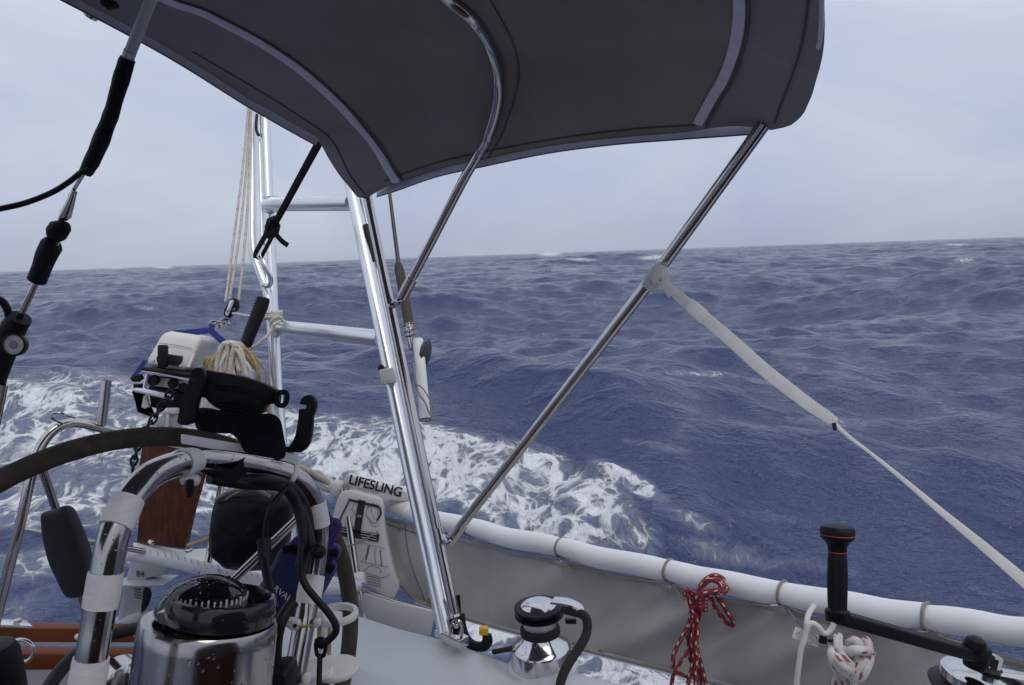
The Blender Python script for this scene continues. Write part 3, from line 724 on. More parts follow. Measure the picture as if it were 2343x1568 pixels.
for sm in ([(1115, -10), (1150, 50), (1178, 110), (1187, 165), (1180, 215), (1162, 270), (1148, 310), (1118, 360)],
           [(880, 415), (960, 385), (1040, 362), (1150, 340), (1300, 314), (1450, 296), (1590, 287)],
           [(1850, -10), (1838, 80), (1820, 150), (1790, 230), (1772, 282)],
           [(440, 118), (600, 212), (700, 276), (760, 322), (800, 400), (836, 446)]):
    on_strip(sm, .0016, M['canvas_dark'], 'seam', eps=.002)
# hanging zip tapes along the port and aft hems
def hem(pts_up, pts_lo, name):
    a = crom(PP(pts_up), 5); b = crom(PP(pts_lo), 5); n_ = len(a)
    V = a + b + [p + CF*.002 for p in a] + [p + CF*.002 for p in b]
    F = [(i, i+1, n_+i+1, n_+i) for i in range(n_-1)] + [(2*n_+i, 3*n_+i, 3*n_+i+1, 2*n_+i+1) for i in range(n_-1)] + [(n_+i, n_+i+1, 3*n_+i+1, 3*n_+i) for i in range(n_-1)]
    h_ = add(name, (V, F), M['zip'], bim)
    add('zip_teeth', sweep([p - CF*.001 for p in b], .0014, 6, 1), M['zip_teeth'], h_)
pl = [(862, 451, 2.08), (905, 438, 2.011), (1000, 405, 1.899), (1100, 383, 1.794), (1250, 352, 1.657), (1400, 332, 1.539), (1550, 320, 1.437), (1690, 310, 1.355), (1745, 305, 1.325)]
hem([(u, v - 19 + 3*(i == 0) - 8*(i > 6), d) for i, (u, v, d) in enumerate(pl)], pl, 'hem_tape')
al = [(722, 333, 1.985), (655, 296, 1.925), (560, 241, 1.843), (420, 153, 1.74), (300, 85, 1.662), (140, 1, 1.565), (60, -40, 1.53)]
hem([(u + 9, v - 17, d) for u, v, d in al], al, 'hem_tape')
ab = add('aft_bow_end', sweep(PP([(250, -30, 1.60), (222, 10, 1.615), (206, 38, 1.625)]), .0150, 16, 3), M['steel'], bim)
add('bow_clip', plate([(228, -14), (268, -8), (262, 12), (240, 18), (226, 6)], 1.56, .02, .004), M['black'], ab)
# frame: leg, middle bow, fore strut
leg0, leg1 = P(838, 440, 2.10), P(1041, 1412, 1.93)
leg = add('leg', sweep(on_line(2.10, 1.93, [(838, 440), (940, 927), (1041, 1412)]), .0127, 16, 1), M['steel'], bim)
add('end_sleeve', sweep(on_line(1.945, 1.93, [(1030, 1376), (1041, 1414)]), .0150, 16, 1), M['steel'], leg)
bowp = [(985, -45), (1032, 3), (1083, 46), (1122, 108), (1140, 175), (1138, 240), (1118, 310)]
bow = [on_canopy(u, v, .016) for u, v in bowp] + [P(1096, 352, 1.76), P(1060, 413, 1.80), P(990, 548, 1.92), P(925, 672, 2.03)]
bo = add('middle_bow', sweep(bow, .0112, 16, 6), M['steel'], bim)
add('end_sleeve', sweep([P(944, 636, 2.0), P(921, 680, 2.033)], .0145, 16, 1), M['steel'], bo)
def clamp(u, v, d, ax, arm_to, r=.0148, hl=.022):
    c = P(u, v, d); ax = Vector(ax).normalized()
    o = add('clamp', join(sweep([c - ax*hl, c + ax*hl], r, 18, 1)), M['steel'], bim)
    e = Vector(arm_to); m_ = (c + e) / 2; dd = (e - c)
    sd = dd.cross(CF).normalized()
    add('lug', obox(m_ - CF*.004, dd*.5, sd*.009, CF*.004, .002), M['steel'], o)
    add('bolt', lathe(e - CF*.010, -CF, [(.0075, 0), (.0075, .004), (.004, .006)], 10), M['chrome'], o)
ax_leg = leg1 - leg0
clamp(897, 700, 2.05, ax_leg, P(914, 690, 2.035), hl=.004)
clamp(1005, 1225, 1.962, ax_leg, P(1028, 1238, 1.945), hl=.018)
strut = on_line(1.325, 1.955, [(1748, 284), (1500, 628), (1270, 925), (1040, 1222)])
st = add('fore_strut', sweep(strut, .0118, 16, 1), M['steel'], bim)
add('end_sleeve', sweep([P(1062, 1196, 1.935), P(1031, 1236, 1.96)], .0145, 16, 1), M['steel'], st)
# deck hinge under the leg
hg = add('deck_hinge', obox(P(1043, 1462, 1.94), FWD*.032, INB*.016, UP*.012, .003), M['chrome'], bim)
add('hinge_fork', sweep(PP([(1030, 1455, 1.935), (1036, 1425, 1.93), (1047, 1420, 1.925), (1056, 1432, 1.925), (1055, 1458, 1.93)]), .0045, 8, 5), M['steel'], hg)
add('bolt', lathe(P(1044, 1432, 1.918), -CF, [(.006, 0), (.006, .004), (.003, .006)], 10), M['chrome'], hg)

# ------------------------------------------------------------------ black tie-down strap of the bimini
ts = thing('tie_down_strap', 'black webbing strap with buckle from bimini corner down to the arch', 'strap', P(582, 590, 2.95))
strp = PP([(738, 312, 1.985), (690, 400, 2.20), (640, 492, 2.47), (612, 540, 2.65)])
add('webbing', sweep(strp, .0135, 8, 3, hint=CF, thick=.0012), M['black_soft'], ts)
add('loop_webbing', sweep(PP([(612, 530, 2.63), (583, 582, 2.93), (586, 592, 2.96)]), .012, 8, 1, hint=CF, thick=.0012), M['black_soft'], ts)
add('loop_webbing', sweep(PP([(630, 528, 2.64), (598, 588, 2.95)]), .010, 8, 1, hint=CF, thick=.0012), M['black_soft'], ts)
bk = add('buckle', plate([(610, 500), (628, 492), (640, 515), (634, 540), (612, 548), (603, 532)], 2.55, .015, .003), M['black'], ts)
add('buckle_tongue', plate([(604, 520), (612, 498), (622, 500), (612, 528)], 2.535, .010, .002), M['black'], bk)
add('strap_tail', sweep(PP([(628, 532, 2.54), (641, 548, 2.52), (650, 556, 2.51), (659, 562, 2.51)]), .008, 8, 3, hint=CF, thick=.002), M['black_soft'], ts)

# ------------------------------------------------------------------ stern arch
arch = thing('stern_arch', 'silver aluminium stern arch of paired tubes with two crossbars', 'arch', P(1015, 1455, 2.0))
legA = on_line(2.62, 2.0, [(768, 270), (812, 470), (868, 740), (940, 1090), (1018, 1448)])
la = add('post', sweep(legA, .0185, 18, 1), M['alu'], arch)
legB = on_line(2.68, 2.04, [(792, 270), (834, 470), (892, 740), (960, 1090), (1030, 1440)])
add('post', sweep(legB, .0165, 16, 1), M['alu'], arch)
add('post_foot', obox(P(1018, 1452, 2.0), FWD*.024, INB*.015, UP*.009, .003), M['chrome'], arch)
add('post', sweep(on_line(3.18, 2.85, [(604, 230), (612, 430), (624, 700), (636, 930), (655, 1130), (675, 1330)]), .0215, 18, 1), M['alu'], arch)
add('post', sweep(PP([(577, 215, 3.22), (577, 400, 3.16), (577, 545, 3.08), (584, 595, 3.06), (604, 650, 3.03), (616, 700, 3.01), (624, 800, 2.99), (632, 930, 2.97)]), .0165, 16, 6), M['alu'], arch)
add('crossbar', sweep(on_line(3.09, 2.53, [(612, 468), (806, 464)]), .0265, 18, 1), M['alu'], arch)
add('crossbar', sweep(on_line(3.02, 2.42, [(634, 748), (874, 775)]), .0265, 18, 1), M['alu'], arch)
for (u, v, d) in ((620, 468, 3.09), (634, 750, 3.0)):
    c = P(u, v, d); add('weld_collar', sweep([c - UP*.03, c + UP*.03], .029, 18, 1), M['alu'], arch)
add('strap_bracket', sweep(PP([(596, 585, 2.95), (607, 608, 2.94), (619, 636, 2.95), (616, 654, 2.98), (602, 652, 3.0)]), .009, 10, 5), M['alu'], arch)
add('thin_tube', sweep(on_line(3.2, 3.06, [(592, 225), (596, 420), (600, 560)]), .008, 10, 1), M['alu'], arch)
add('conduit', sweep(PP([(588, 262, 3.15), (586, 285, 3.14), (587, 300, 3.14), (592, 310, 3.13)]), .006, 8, 4), M['rubber'], arch)
bx_ = add('junction_box', obox(P(889, 860, 2.235), CR*.021 + CU*.004, (CU*.021 - CR*.004), CF*.018, .004), M['white'], arch)
add('knob', sphere(P(872, 842, 2.25), .010), M['black'], bx_)
add('lamp_grip', sweep(PP([(838, 515, 2.45), (842, 545, 2.44), (849, 580, 2.43), (854, 598, 2.42)]), [.010, .014, .013, .006], 12, 4), M['black'], arch)
add('base_bracket', plate([(1024, 1368), (1052, 1362), (1058, 1450), (1068, 1462), (1020, 1445)], 2.02, .012, .003), M['black'], arch)

# ------------------------------------------------------------------ outboard hoist tackle hanging from the arch
ho = thing('hoist_tackle', 'cream rope hoist tackle with black block above the outboard motor', 'tackle', P(500, 745, 2.9))
for i, pts in enumerate(([(516, 690, 2.93), (533, 560, 2.98), (556, 380, 3.05), (568, 250, 3.1), (572, 200, 3.1)],
            [(525, 685, 2.93), (545, 560, 2.98), (561, 420, 3.05), (571, 290, 3.1), (575, 200, 3.1)],
            [(545, 690, 2.94), (556, 600, 2.97), (566, 480, 3.03), (573, 330, 3.09), (577, 200, 3.1)])):
    add('fall_rope', sweep(PP(pts), .0052, 8, 3), M['cream'], ho)
blk = add('block', plate([(510, 722), (512, 706), (531, 680), (543, 686), (543, 706), (522, 729)], 2.90, .03, .006), M['black'], ho)
add('side_strap', plate([(515, 718), (526, 688), (533, 686), (535, 692), (523, 722), (517, 723)], 2.895, .004, .001), M['alu'], blk)
for (u, v) in ((521, 712), (514, 704), (535, 708)): add('rivet', lathe(P(u, v, 2.892), -CF, [(.005, 0), (.004, .003)], 8), M['chrome'], blk)
for c, r_ in ((P(515, 738, 2.9), 12), (P(503, 744, 2.9), 11), (P(492, 742, 2.9), 13)):
    pts = [c + CR*(r_*2.9/FPX*math.cos(a)) + CU*(.55*r_*2.9/FPX*math.sin(a)) + CF*(.006*math.sin(2*a)) for a in np.linspace(0, 2*math.pi, 9)[:-1]]
    add('shackle', sweep(pts, .0036, 6, 3, closed=True), M['steel'], ho)
add('shackle', sweep(PP([(497, 745, 2.9), (490, 752, 2.9), (500, 770, 2.9), (494, 760, 2.9)]), .0022, 6, 4), M['steel'], ho)
add('tail_rope', sweep(PP([(532, 717, 2.9), (555, 721, 2.9), (582, 725, 2.91), (606, 724, 2.93)]), .0055, 8, 4), M['cream'], ho)
for i in range(3):
    pts = []
    for a in np.linspace(0, 2*math.pi, 13)[:-1]:
        c = P(625, 714 + i*6.5, 2.985); pts.append(c + CR*(.031*math.cos(a)) + CF*(.031*math.sin(a)) + CU*(.004*math.sin(a + i)))
    add('rope_turn', sweep(pts, .0056, 8, 3, closed=True), M['cream'], ho)
add('tail_rope', sweep(PP([(642, 735, 2.93), (628, 742, 2.92), (621, 752, 2.92), (612, 768, 2.9), (590, 786, 2.86), (570, 800, 2.84)]), .0055, 8, 4), M['cream'], ho)
add('rope_turn', sweep(PP([(620, 760, 2.96), (622, 735, 2.93), (640, 725, 2.93), (650, 740, 2.97)]), .0055, 8, 5), M['cream'], ho)

# ------------------------------------------------------------------ fishing rod in its holder
fr_ = thing('fishing_rod', 'fishing rod with brown grip and reel standing in a white tube holder', 'fishing rod', P(972, 962, 2.5))
add('rod_blank', sweep(PP([(886, 400, 2.75), (893, 455, 2.73), (912, 606, 2.66)]), [.0052, .0062, .0075], 10, 2), M['rod'], fr_)
add('foregrip', sweep(PP([(910, 602, 2.66), (914, 620, 2.655), (925, 680, 2.63), (936, 742, 2.60)]), [.010, .0165, .0165, .0165], 14, 3), M['grip'], fr_)
add('reel_seat', sweep(PP([(934, 736, 2.60), (938, 760, 2.59), (944, 800, 2.575)]), .013, 14, 2), M['steel'], fr_)
rl = add('reel', lathe(P(966, 806, 2.57), CR*0.93 - CU*.15 - CF*.25, [(.012, -.022), (.030, -.020), (.030, -.013), (.020, -.012), (.020, .006), (.041, .007), (.043, .016), (.02, .022)], 24), M['rod'], fr_)
add('reel_foot', obox(P(953, 790, 2.575), CR*.02, CU*.010, CF*.008, .003), M['chrome'], rl)
ht = add('holder_tube', lathe(P(973, 958, 2.50), P(956, 776, 2.56) - P(973, 958, 2.50), [(.0165, 0), (.0175, .002), (.0175, .255), (.015, .262), (.014, .24)], 20, closed_bottom=False, closed_top=False), M['pad'], fr_)
add('tube_rim', sweep([P(973, 960, 2.50) + CR*(.0165*math.cos(a)) + (CF*.8 - CU*.45)*(.0165*math.sin(a)) for a in np.linspace(0, 2*math.pi, 13)[:-1]], .0018, 6, 2, closed=True), M['rod'], ht)
for (u, v) in ((936, 742), (938, 756), (941, 767)):
    pts = [P(u, v, 2.585) + CR*(.019*math.cos(a)) + CF*(.019*math.sin(a)) + CU*(.006*math.cos(a)) for a in np.linspace(0, 2*math.pi, 11)[:-1]]
    add('lashing', sweep(pts, .0022, 6, 2, closed=True), M['twine'], fr_)
add('lanyard', sweep(PP([(946, 745, 2.57), (946, 800, 2.56), (948, 860, 2.5), (958, 900, 2.48), (972, 920, 2.47), (982, 945, 2.47), (994, 962, 2.47), (999, 952, 2.47), (986, 920, 2.47), (968, 890, 2.48), (950, 878, 2.48)]), .0024, 6, 5), M['twine'], fr_)

# ------------------------------------------------------------------ backstay
bs = thing('backstay', 'wire backstay with grey conduit, black tape and turnbuckle at left', 'backstay', P(0, 905, 1.80))
add('conduit', sweep(on_line(1.50, 1.55, [(430, -170), (345, 0), (292, 135)]), .0115, 14, 1), M['grey_tube'], bs)
add('conduit_end', sweep(on_line(1.545, 1.553, [(298, 118), (290, 140)]), .0120, 14, 1), M['white'], bs)
add('tape_wrap', sweep(on_line(1.55, 1.62, [(292, 134), (276, 185), (258, 250), (236, 310), (214, 362), (196, 396)]), [.0145, .0165, .0145, .0150, .0165, .0155, .013], 16, 4, rough=.05), M['tape_black'], bs)
add('wire', sweep(on_line(1.61, 1.655, [(196, 390), (160, 448)]) , .0042, 10, 1), M['steel'], bs)
add('swage_terminal', sweep(PP([(171, 436, 1.642), (167, 446, 1.645), (150, 492, 1.66), (141, 500, 1.662), (139, 512, 1.665)]), [.0050, .0068, .0120, .0075, .0070], 16, 2), M['steel'], bs)
add('boot', sweep(PP([(141, 508, 1.665), (139, 518, 1.665), (128, 535, 1.67), (121, 545, 1.672)]), [.013, .021, .0215, .014], 14, 3), M['tape_black'], bs)
for du in (-10, 9): add('fork_arm', sweep(PP([(129+du, 535, 1.67), (120+du, 562, 1.68)]), .0042, 8, 1), M['steel'], bs)
add('boot', sweep(PP([(124, 556, 1.675), (118, 562, 1.678), (106, 585, 1.685), (96, 612, 1.70), (84, 642, 1.71)]), [.016, .0225, .0215, .0195, .0195], 16, 3), M['tape_black'], bs)
add('piston_rod', sweep(on_line(1.71, 1.76, [(88, 636), (40, 738)]), .0068, 12, 1), M['steel'], bs)
tn = add('tensioner', sweep(PP([(40, 728, 1.755), (34, 745, 1.76), (20, 775, 1.77), (8, 815, 1.78), (-6, 880, 1.80)]), [.020, .0265, .0265, .024, .014], 18, 4), M['tape_black'], bs)
add('end_cap', sweep(PP([(47, 727, 1.752), (41, 739, 1.757)]), .0235, 16, 1), M['tape_black'], tn)
gd = P(27, 789, 1.735)
ga = add('gauge', lathe(gd + CF*.02, -CF + CR*.12, [(.024, 0), (.0255, .012), (.0255, .018), (.0215, .019), (.0215, .016)], 28, closed_top=False), M['black'], tn)
gf = add('gauge_face', lathe(gd + CF*.02 - CF*.0145, -CF + CR*.12, [(.0215, 0), (.0215, .001)], 28), M['gauge'], tn)
add('gauge_hub', lathe(gd + CF*.004, -CF + CR*.12, [(.009, 0), (.008, .002)], 16), M['grey_ink'], tn)
add('lower_wire', sweep(on_line(1.79, 1.84, [(10, 880), (-6, 960), (-20, 1040)]), .0085, 10, 1), M['steel'], bs)
add('antenna_cable', sweep(PP([(205, 385, 1.605), (185, 395, 1.61), (160, 415, 1.61), (120, 440, 1.6), (60, 464, 1.58), (0, 478, 1.56), (-60, 490, 1.55)]), .0058, 12, 5), M['rubber'], bs)
add('antenna_cable', sweep(PP([(-20, 680, 1.72), (5, 690, 1.73), (18, 712, 1.745), (21, 735, 1.755)]), .0085, 12, 5), M['rubber'], bs)

# ------------------------------------------------------------------ stern rail
sr = thing('stern_rail', 'bent stainless stern rail with rod socket behind the wheel', 'rail', P(0, 1425, 2.2))
add('rail_tube', sweep(PP([(-14, 1440, 2.18), (18, 1310, 2.17), (46, 1200, 2.16), (66, 1112, 2.16), (82, 1050, 2.17), (104, 1005, 2.19), (138, 975, 2.22), (180, 968, 2.26), (240, 982, 2.32), (330, 1003, 2.42), (430, 1024, 2.55), (560, 1052, 2.75), (690, 1080, 2.85), (760, 1105, 2.86)]), .0135, 14, 6), M['steel'], sr)
add('loop', sweep(PP([(142, 970, 2.2), (128, 962, 2.2), (118, 955, 2.2), (122, 946, 2.2), (140, 946, 2.2), (172, 956, 2.23)]), .0034, 8, 5), M['steel'], sr)
add('rod_socket', lathe(P(232, 972, 2.30), P(243, 872, 2.30) - P(232, 972, 2.30), [(.0145, 0), (.0145, .130), (.0128, .1305), (.0125, .10)], 18, closed_top=False), M['steel'], sr)
add('lower_bar', sweep(on_line(2.17, 2.45, [(46, 1210), (110, 1222), (250, 1248), (330, 1262)]), .0085, 12, 1), M['steel'], sr)
add('stanchion', sweep(on_line(2.78, 2.62, [(786, 1118), (815, 1312), (836, 1425)]), .0125, 14, 1), M['steel'], sr)
add('stanchion', sweep(on_line(2.66, 2.55, [(510, 1090), (494, 1180), (476, 1290)]), .0115, 14, 1), M['steel'], sr)
add('collar', sweep(on_line(2.68, 2.66, [(820, 1314), (823, 1338)]), .021, 16, 1), M['white'], sr)
add('lower_bar', sweep(on_line(2.66, 2.52, [(824, 1350), (905, 1378), (990, 1400)]), .0075, 10, 1), M['steel'], sr)
for (a, b) in (([(680, 1066), (720, 1085), (757, 1108)], .0105), ([(690, 1092), (722, 1110), (757, 1124)], .0085)):
    add('rope_served_bar', sweep([P(u, v, 2.84 - i*.01) for i, (u, v) in enumerate(a)], b, 10, 4), M['beige'], sr)
add('rope_served_bar', sweep(PP([(792, 1114, 2.80), (820, 1126, 2.80), (850, 1134, 2.81), (878, 1142, 2.82)]), .0075, 10, 4, rough=.15), M['beige'], sr)
for i in range(5):
    add('rope_knot', sweep(PP([(784+i*2.5, 1112+i*6, 2.755), (796+i, 1106+i*6, 2.745), (800, 1116+i*6, 2.76)]), .0032, 6, 4), M['beige'], sr)
add('white_wrap', pillow([(752, 1112), (765, 1099), (792, 1103), (797, 1114), (785, 1130), (770, 1140), (756, 1128)], 2.80, .025, .025, 4), M['bag'], sr)
for (u, v) in ((833, 1352), (905, 1374)):
    add('lashing_knot', sphere(P(u, v, 2.60), .009, sc=(1, 1, .8)), M['twine'], sr)
# ------------------------------------------------------------------ outboard motor on its mount
def z4(x_, y_): return (274.6 + .2724*x_, 671.2 + .2724*y_)
def z1_(x_, y_): return (293 + .1167*x_, 744.4 + .1167*y_)
def z2b(x_, y_): return (293 + .1167*x_, 903 + .1167*y_)
ob = thing('outboard_motor', 'small off white outboard motor hung on the stern rail by blue strap', 'outboard motor', P(320, 1400, 2.75))
def cowl_mesh():
    # front face, crease and side face with rounded edges
    c = [P(374, 758, 2.74), P(462, 768, 2.70), P(428, 850, 2.66), P(329, 836, 2.70), P(398, 752, 3.02), P(508, 776, 2.93), P(474, 858, 2.90), P(356, 836, 2.98)]
    return hexa(c, .026, 5)
cw = add('cowl', cowl_mesh(), M['cowl'], ob)
add('panel_line', sweep(PP([z1_(610, 350) + (2.712,), z1_(900, 385) + (2.70,), z1_(1260, 455) + (2.682,)]), .0012, 6, 2), M['grey_ink'], cw)
add('side_rib', sweep(PP([z1_(1300, 560) + (2.672,), z1_(1230, 700) + (2.66,), z1_(1180, 830) + (2.648,)]), .006, 8, 3), M['cowl'], cw)
rc = add('starter_recess', plate([z1_(*q) for q in ((570, 600), (700, 560), (900, 590), (1020, 605), (1045, 650), (1000, 770), (950, 795), (760, 770), (600, 740), (555, 690))], lambda u, v: 2.668 - (v - 820)*.0004, .02, .003, 3), M['black'], cw)
add('pull_handle', obox(P(373, 815, 2.64), CR*.0155, CU*.038, CF*.012, .007, 3), M['black'], ob)
for q in ((495, 700), (1035, 795)): add('screw', lathe(P(*z1_(*q), 2.668 if q[0] < 600 else 2.652), -CF, [(.0055, 0), (.004, .003)], 10), M['steel'], cw)
add('lower_pan', hexa([P(322, 838, 2.68), P(436, 853, 2.63), P(434, 866, 2.63), P(322, 851, 2.68), P(340, 838, 2.98), P(480, 852, 2.90), P(478, 866, 2.90), P(340, 851, 2.98)], .012, 3), M['black'], ob)
cp = add('control_panel', hexa([P(330, 858, 2.72), P(430, 872, 2.68), P(428, 892, 2.68), P(330, 882, 2.72), P(345, 858, 2.9), P(470, 872, 2.85), P(468, 892, 2.85), P(345, 882, 2.9)], .006, 2), M['cowl'], ob)
for (x_, y_, r_) in ((520, 1075, .0185), (900, 1135, .0165), (1110, 1215, .017)):
    u, v = z1_(x_, y_); add('knob', lathe(P(u, v, 2.70), -CF + CR*.25, [(r_*.95, 0), (r_, .004), (r_, .028), (r_*.8, .034)], 18), M['black'], cp)
add('edge_strip', sweep(PP([z1_(270, 905) + (2.665,), z1_(560, 945) + (2.66,), z1_(830, 1000) + (2.65,), z1_(1190, 1085) + (2.63,)]), .0028, 6, 3), M['legpaint'], ob)
add('tilt_bar', sweep(PP([z1_(385, 950) + (2.655,), z1_(350, 1100) + (2.655,), z1_(320, 1240) + (2.655,)]), .006, 8, 2), M['alu'], ob)
add('carry_bar', plate([z1_(*q) for q in ((112, 1228), (330, 1245), (860, 1365), (850, 1475), (600, 1420), (105, 1310))], 2.645, .02, .003), M['alu'], ob)
add('swivel_bracket', plate([z1_(*q) for q in ((90, 1150), (230, 1160), (230, 1250), (110, 1320), (250, 1560), (230, 1690), (430, 1750), (420, 1800), (170, 1700), (110, 1400))], 2.70, .05, .004), M['black'], ob)
add('clamp_plate', plate([z1_(*q) for q in ((300, 1380), (360, 1375), (400, 1600), (330, 1640), (255, 1610))], 2.675, .015, .002), M['cowl'], ob)
add('mid_section', plate([z1_(*q) for q in ((370, 1180), (900, 1290), (1180, 1350), (1160, 1700), (900, 1660), (620, 1640), (430, 1620))], 2.72, .10, .01), M['black'], ob)
add('clamp_plate', plate([z2b(*q) for q in ((680, 268), (800, 268), (918, 275), (915, 400), (760, 372), (665, 382))], 2.66, .04, .004), M['cowl'], ob)
add('clamp_bracket', plate([z2b(*q) for q in ((640, 420), (740, 380), (910, 400), (910, 520), (860, 820), (590, 810), (570, 660), (530, 610), (470, 590), (520, 500))], 2.67, .07, .012, 2), M['legpaint'], ob)
add('bracket_rib', sweep(PP([z2b(780, 390) + (2.665,), z2b(770, 560) + (2.66,), z2b(720, 800) + (2.66,)]), .006, 8, 4), M['cowl'], ob)
tl = add('tiller_grip', sweep(PP([(603, 682, 2.78), (598, 700, 2.775), (575, 755, 2.76), (562, 792, 2.75)]), [.021, .024, .0225, .019], 18, 6), M['black'], ob)
for i in range(13):
    f_ = .05 + .72*i/12; c = Vector(P(603, 682, 2.78)).lerp(P(564, 786, 2.752), f_); ax = (P(564, 786, 2.752) - P(603, 682, 2.78)).normalized()
    e1 = ax.cross(CF).normalized(); e2 = ax.cross(e1); rr = .0245 - .003*f_
    add('grip_ring', sweep([c + e1*(rr*math.cos(a)) + e2*(rr*math.sin(a)) for a in np.linspace(0, 2*math.pi, 17)[:-1]], .0016, 6, 1, closed=True), M['black'], tl)
add('tiller_arm', sweep(PP([(564, 786, 2.75), (560, 805, 2.75), (548, 840, 2.76), (530, 870, 2.78)]), [.012, .011, .014, .018], 10, 3), M['rod'], ob)
lg = add('gearcase', plate([(297, 1290), (300, 1270), (382, 1282), (377, 1316), (335, 1325), (330, 1370), (328, 1400), (310, 1420), (280, 1430), (268, 1415), (282, 1345)], 2.70, .06, .014, 2), M['legpaint'], ob)
add('anti_ventilation_plate', obox(P(335, 1329, 2.70), CR*.085, CU*.0035, CF*.06, .002), M['legpaint'], lg)
add('propeller_hub', sweep(PP([(268, 1422, 2.72), (300, 1420, 2.72), (332, 1404, 2.72)]), [.016, .032, .026], 16, 4), M['legpaint'], lg)
add('propeller_blade', plate([(327, 1352), (336, 1346), (345, 1358), (338, 1385), (325, 1402), (321, 1392)], 2.70, .012, .003, 2), M['black'], lg)
for i in range(4):
    add('intake_slot', sweep(PP([(307, 1348 + i*6.5, 2.695), (323, 1350 + i*6.5, 2.695)]), .0014, 6, 1), M['ink'], lg)
text_part('gearcase_number', '84', P(311, 1319, 2.696), CR*.99 - CU*.07, CU, .028, M['ink'], lg)
bl_ = add('lifting_strap', sweep(PP([(398, 762, 2.80), (425, 760, 2.84), (455, 759, 2.88), (482, 756, 2.90)]), [.010, .008, .012, .010], 8, 4, hint=CF, thick=.002), M['royal'], ob)
add('lifting_strap', sweep(PP([(482, 754, 2.90), (492, 766, 2.90), (506, 778, 2.89), (520, 790, 2.86)]), .012, 8, 4, hint=CF, thick=.002), M['royal'], ob)
add('lifting_strap', sweep(PP([(484, 742, 2.9), (485, 760, 2.9)]), .010, 8, 1, hint=CF, thick=.002), M['royal'], ob)
add('lifting_strap', sweep(PP([(332, 826, 2.72), (318, 846, 2.72), (306, 862, 2.72), (301, 868, 2.72)]), .007, 8, 3, hint=CF, thick=.002), M['royal'], ob)
add('starboard_lever', plate([(296, 868), (306, 858), (322, 856), (328, 866), (318, 874), (304, 874)], 2.69, .012, .003), M['black'], ob)

# ------------------------------------------------------------------ varnished mount board
mb = tag(add('motor_mount_board', plate([(331, 985), (340, 978), (352, 988), (362, 1000), (440, 1020), (470, 1060), (463, 1092), (441, 1170), (421, 1257), (312, 1243), (320, 1150), (318, 1060)], lambda u, v: 2.62 - (u - 320)*.0004, .035, .004, 1), M['mahogany'], None, loc=P(365, 1250, 2.62)), 'varnished mahogany board carrying the outboard motor', 'board')
mbt = add('bolt_eye', lathe(P(347, 1242, 2.56), -CF + UP*.5, [(.010, 0), (.010, .008), (.006, .012)], 10), M['steel'], mb)

# ------------------------------------------------------------------ chain
ch = thing('chain', 'black chain hanging from the outboard past the wooden board', 'chain', P(300, 1085, 2.5))
cpth = crom(PP([(392, 895, 2.60), (378, 918, 2.60), (366, 936, 2.60), (352, 958, 2.59), (338, 975, 2.58), (326, 992, 2.57), (316, 1020, 2.56), (310, 1042, 2.55), (305, 1062, 2.54), (303, 1084, 2.54)]), 10)
Lc = [0]
for a, b in zip(cpth[:-1], cpth[1:]): Lc.append(Lc[-1] + (b - a).length)
step = .024; k_ = 0; s_ = 0.0
while s_ < Lc[-1] - step:
    i = int(np.searchsorted(Lc, s_ + step/2)) ; i = min(max(i, 1), len(cpth)-1)
    c = cpth[i]; ax = (cpth[i] - cpth[i-1]).normalized(); e1 = ax.cross(CF).normalized(); e2 = ax.cross(e1)
    sdv = e1 if k_ % 2 == 0 else e2*.85 + e1*.5
    pts = [c + ax*(.0185*math.cos(a)) + sdv*(.0105*math.sin(a)) for a in np.linspace(0, 2*math.pi, 11)[:-1]]
    add('chain_link', sweep(pts, .0042, 6, 1, closed=True), M['black'], ch)
    s_ += step; k_ += 1

# ------------------------------------------------------------------ rope coil over the outboard
rc_ = thing('rope_coil', 'cream and tan rope coil draped over the outboard tiller', 'rope', P(530, 870, 2.7))
rng = random.Random(5)
for i in range(15):
    f_ = i / 14; ub = 468 + f_*134 + rng.uniform(-5, 5); vb = 852 + f_*28
    ut = 514 + f_*32 + rng.uniform(-9, 9); vt = 786 + rng.uniform(-3, 10)
    d_ = 2.65 + rng.uniform(0, .12)
    bow_ = (-1 if f_ < .45 else 1) * abs(f_ - .45) * 28 + rng.uniform(-5, 5)
    add('strand', sweep(PP([(ut + 8*(1-f_), vt + 8, d_ + .03), (ut, vt, d_), (ut*.6 + ub*.4 + bow_, vt*.62 + vb*.38, d_ - .02), (ub*.85 + ut*.15 + bow_*.7, vb - 25, d_ - .03), (ub, vb + 25, d_ - .02)]), rng.choice((.0046, .006, .0072)), 8, 5), M['cream'] if (i % 3 and 2 < i < 12) else M['tan'], rc_)
for q in ([(506, 852), (512, 815), (521, 790), (534, 788), (540, 812), (548, 850)], [(524, 858), (530, 820), (538, 792), (552, 806), (566, 862)], [(536, 868), (531, 830), (541, 800), (556, 830), (560, 872)], [(494, 852), (500, 812), (513, 786), (520, 800), (514, 850)]):
    add('strand', sweep([P(u_, v_, 2.635 + rng.uniform(-.01, .01)) for u_, v_ in q], .0078, 8, 5), M['cream'], rc_)
for i in range(6):
    u = 462 + i*6; add('strand', sweep(PP([(u+6, 880, 2.70), (u + 2, 905, 2.69), (u + rng.uniform(-2, 5), 932, 2.69)]), .005, 8, 4), M['cream'], rc_)
add('strand', sweep(PP([(502, 800, 2.66), (512, 786, 2.645), (530, 783, 2.64), (548, 788, 2.645), (556, 800, 2.66)]), .0065, 8, 5), M['cream'], rc_)
add('strand', sweep(PP([(600, 880, 2.72), (612, 905, 2.74), (616, 940, 2.75), (620, 985, 2.76)]), .0075, 8, 4), M['tan'], rc_)

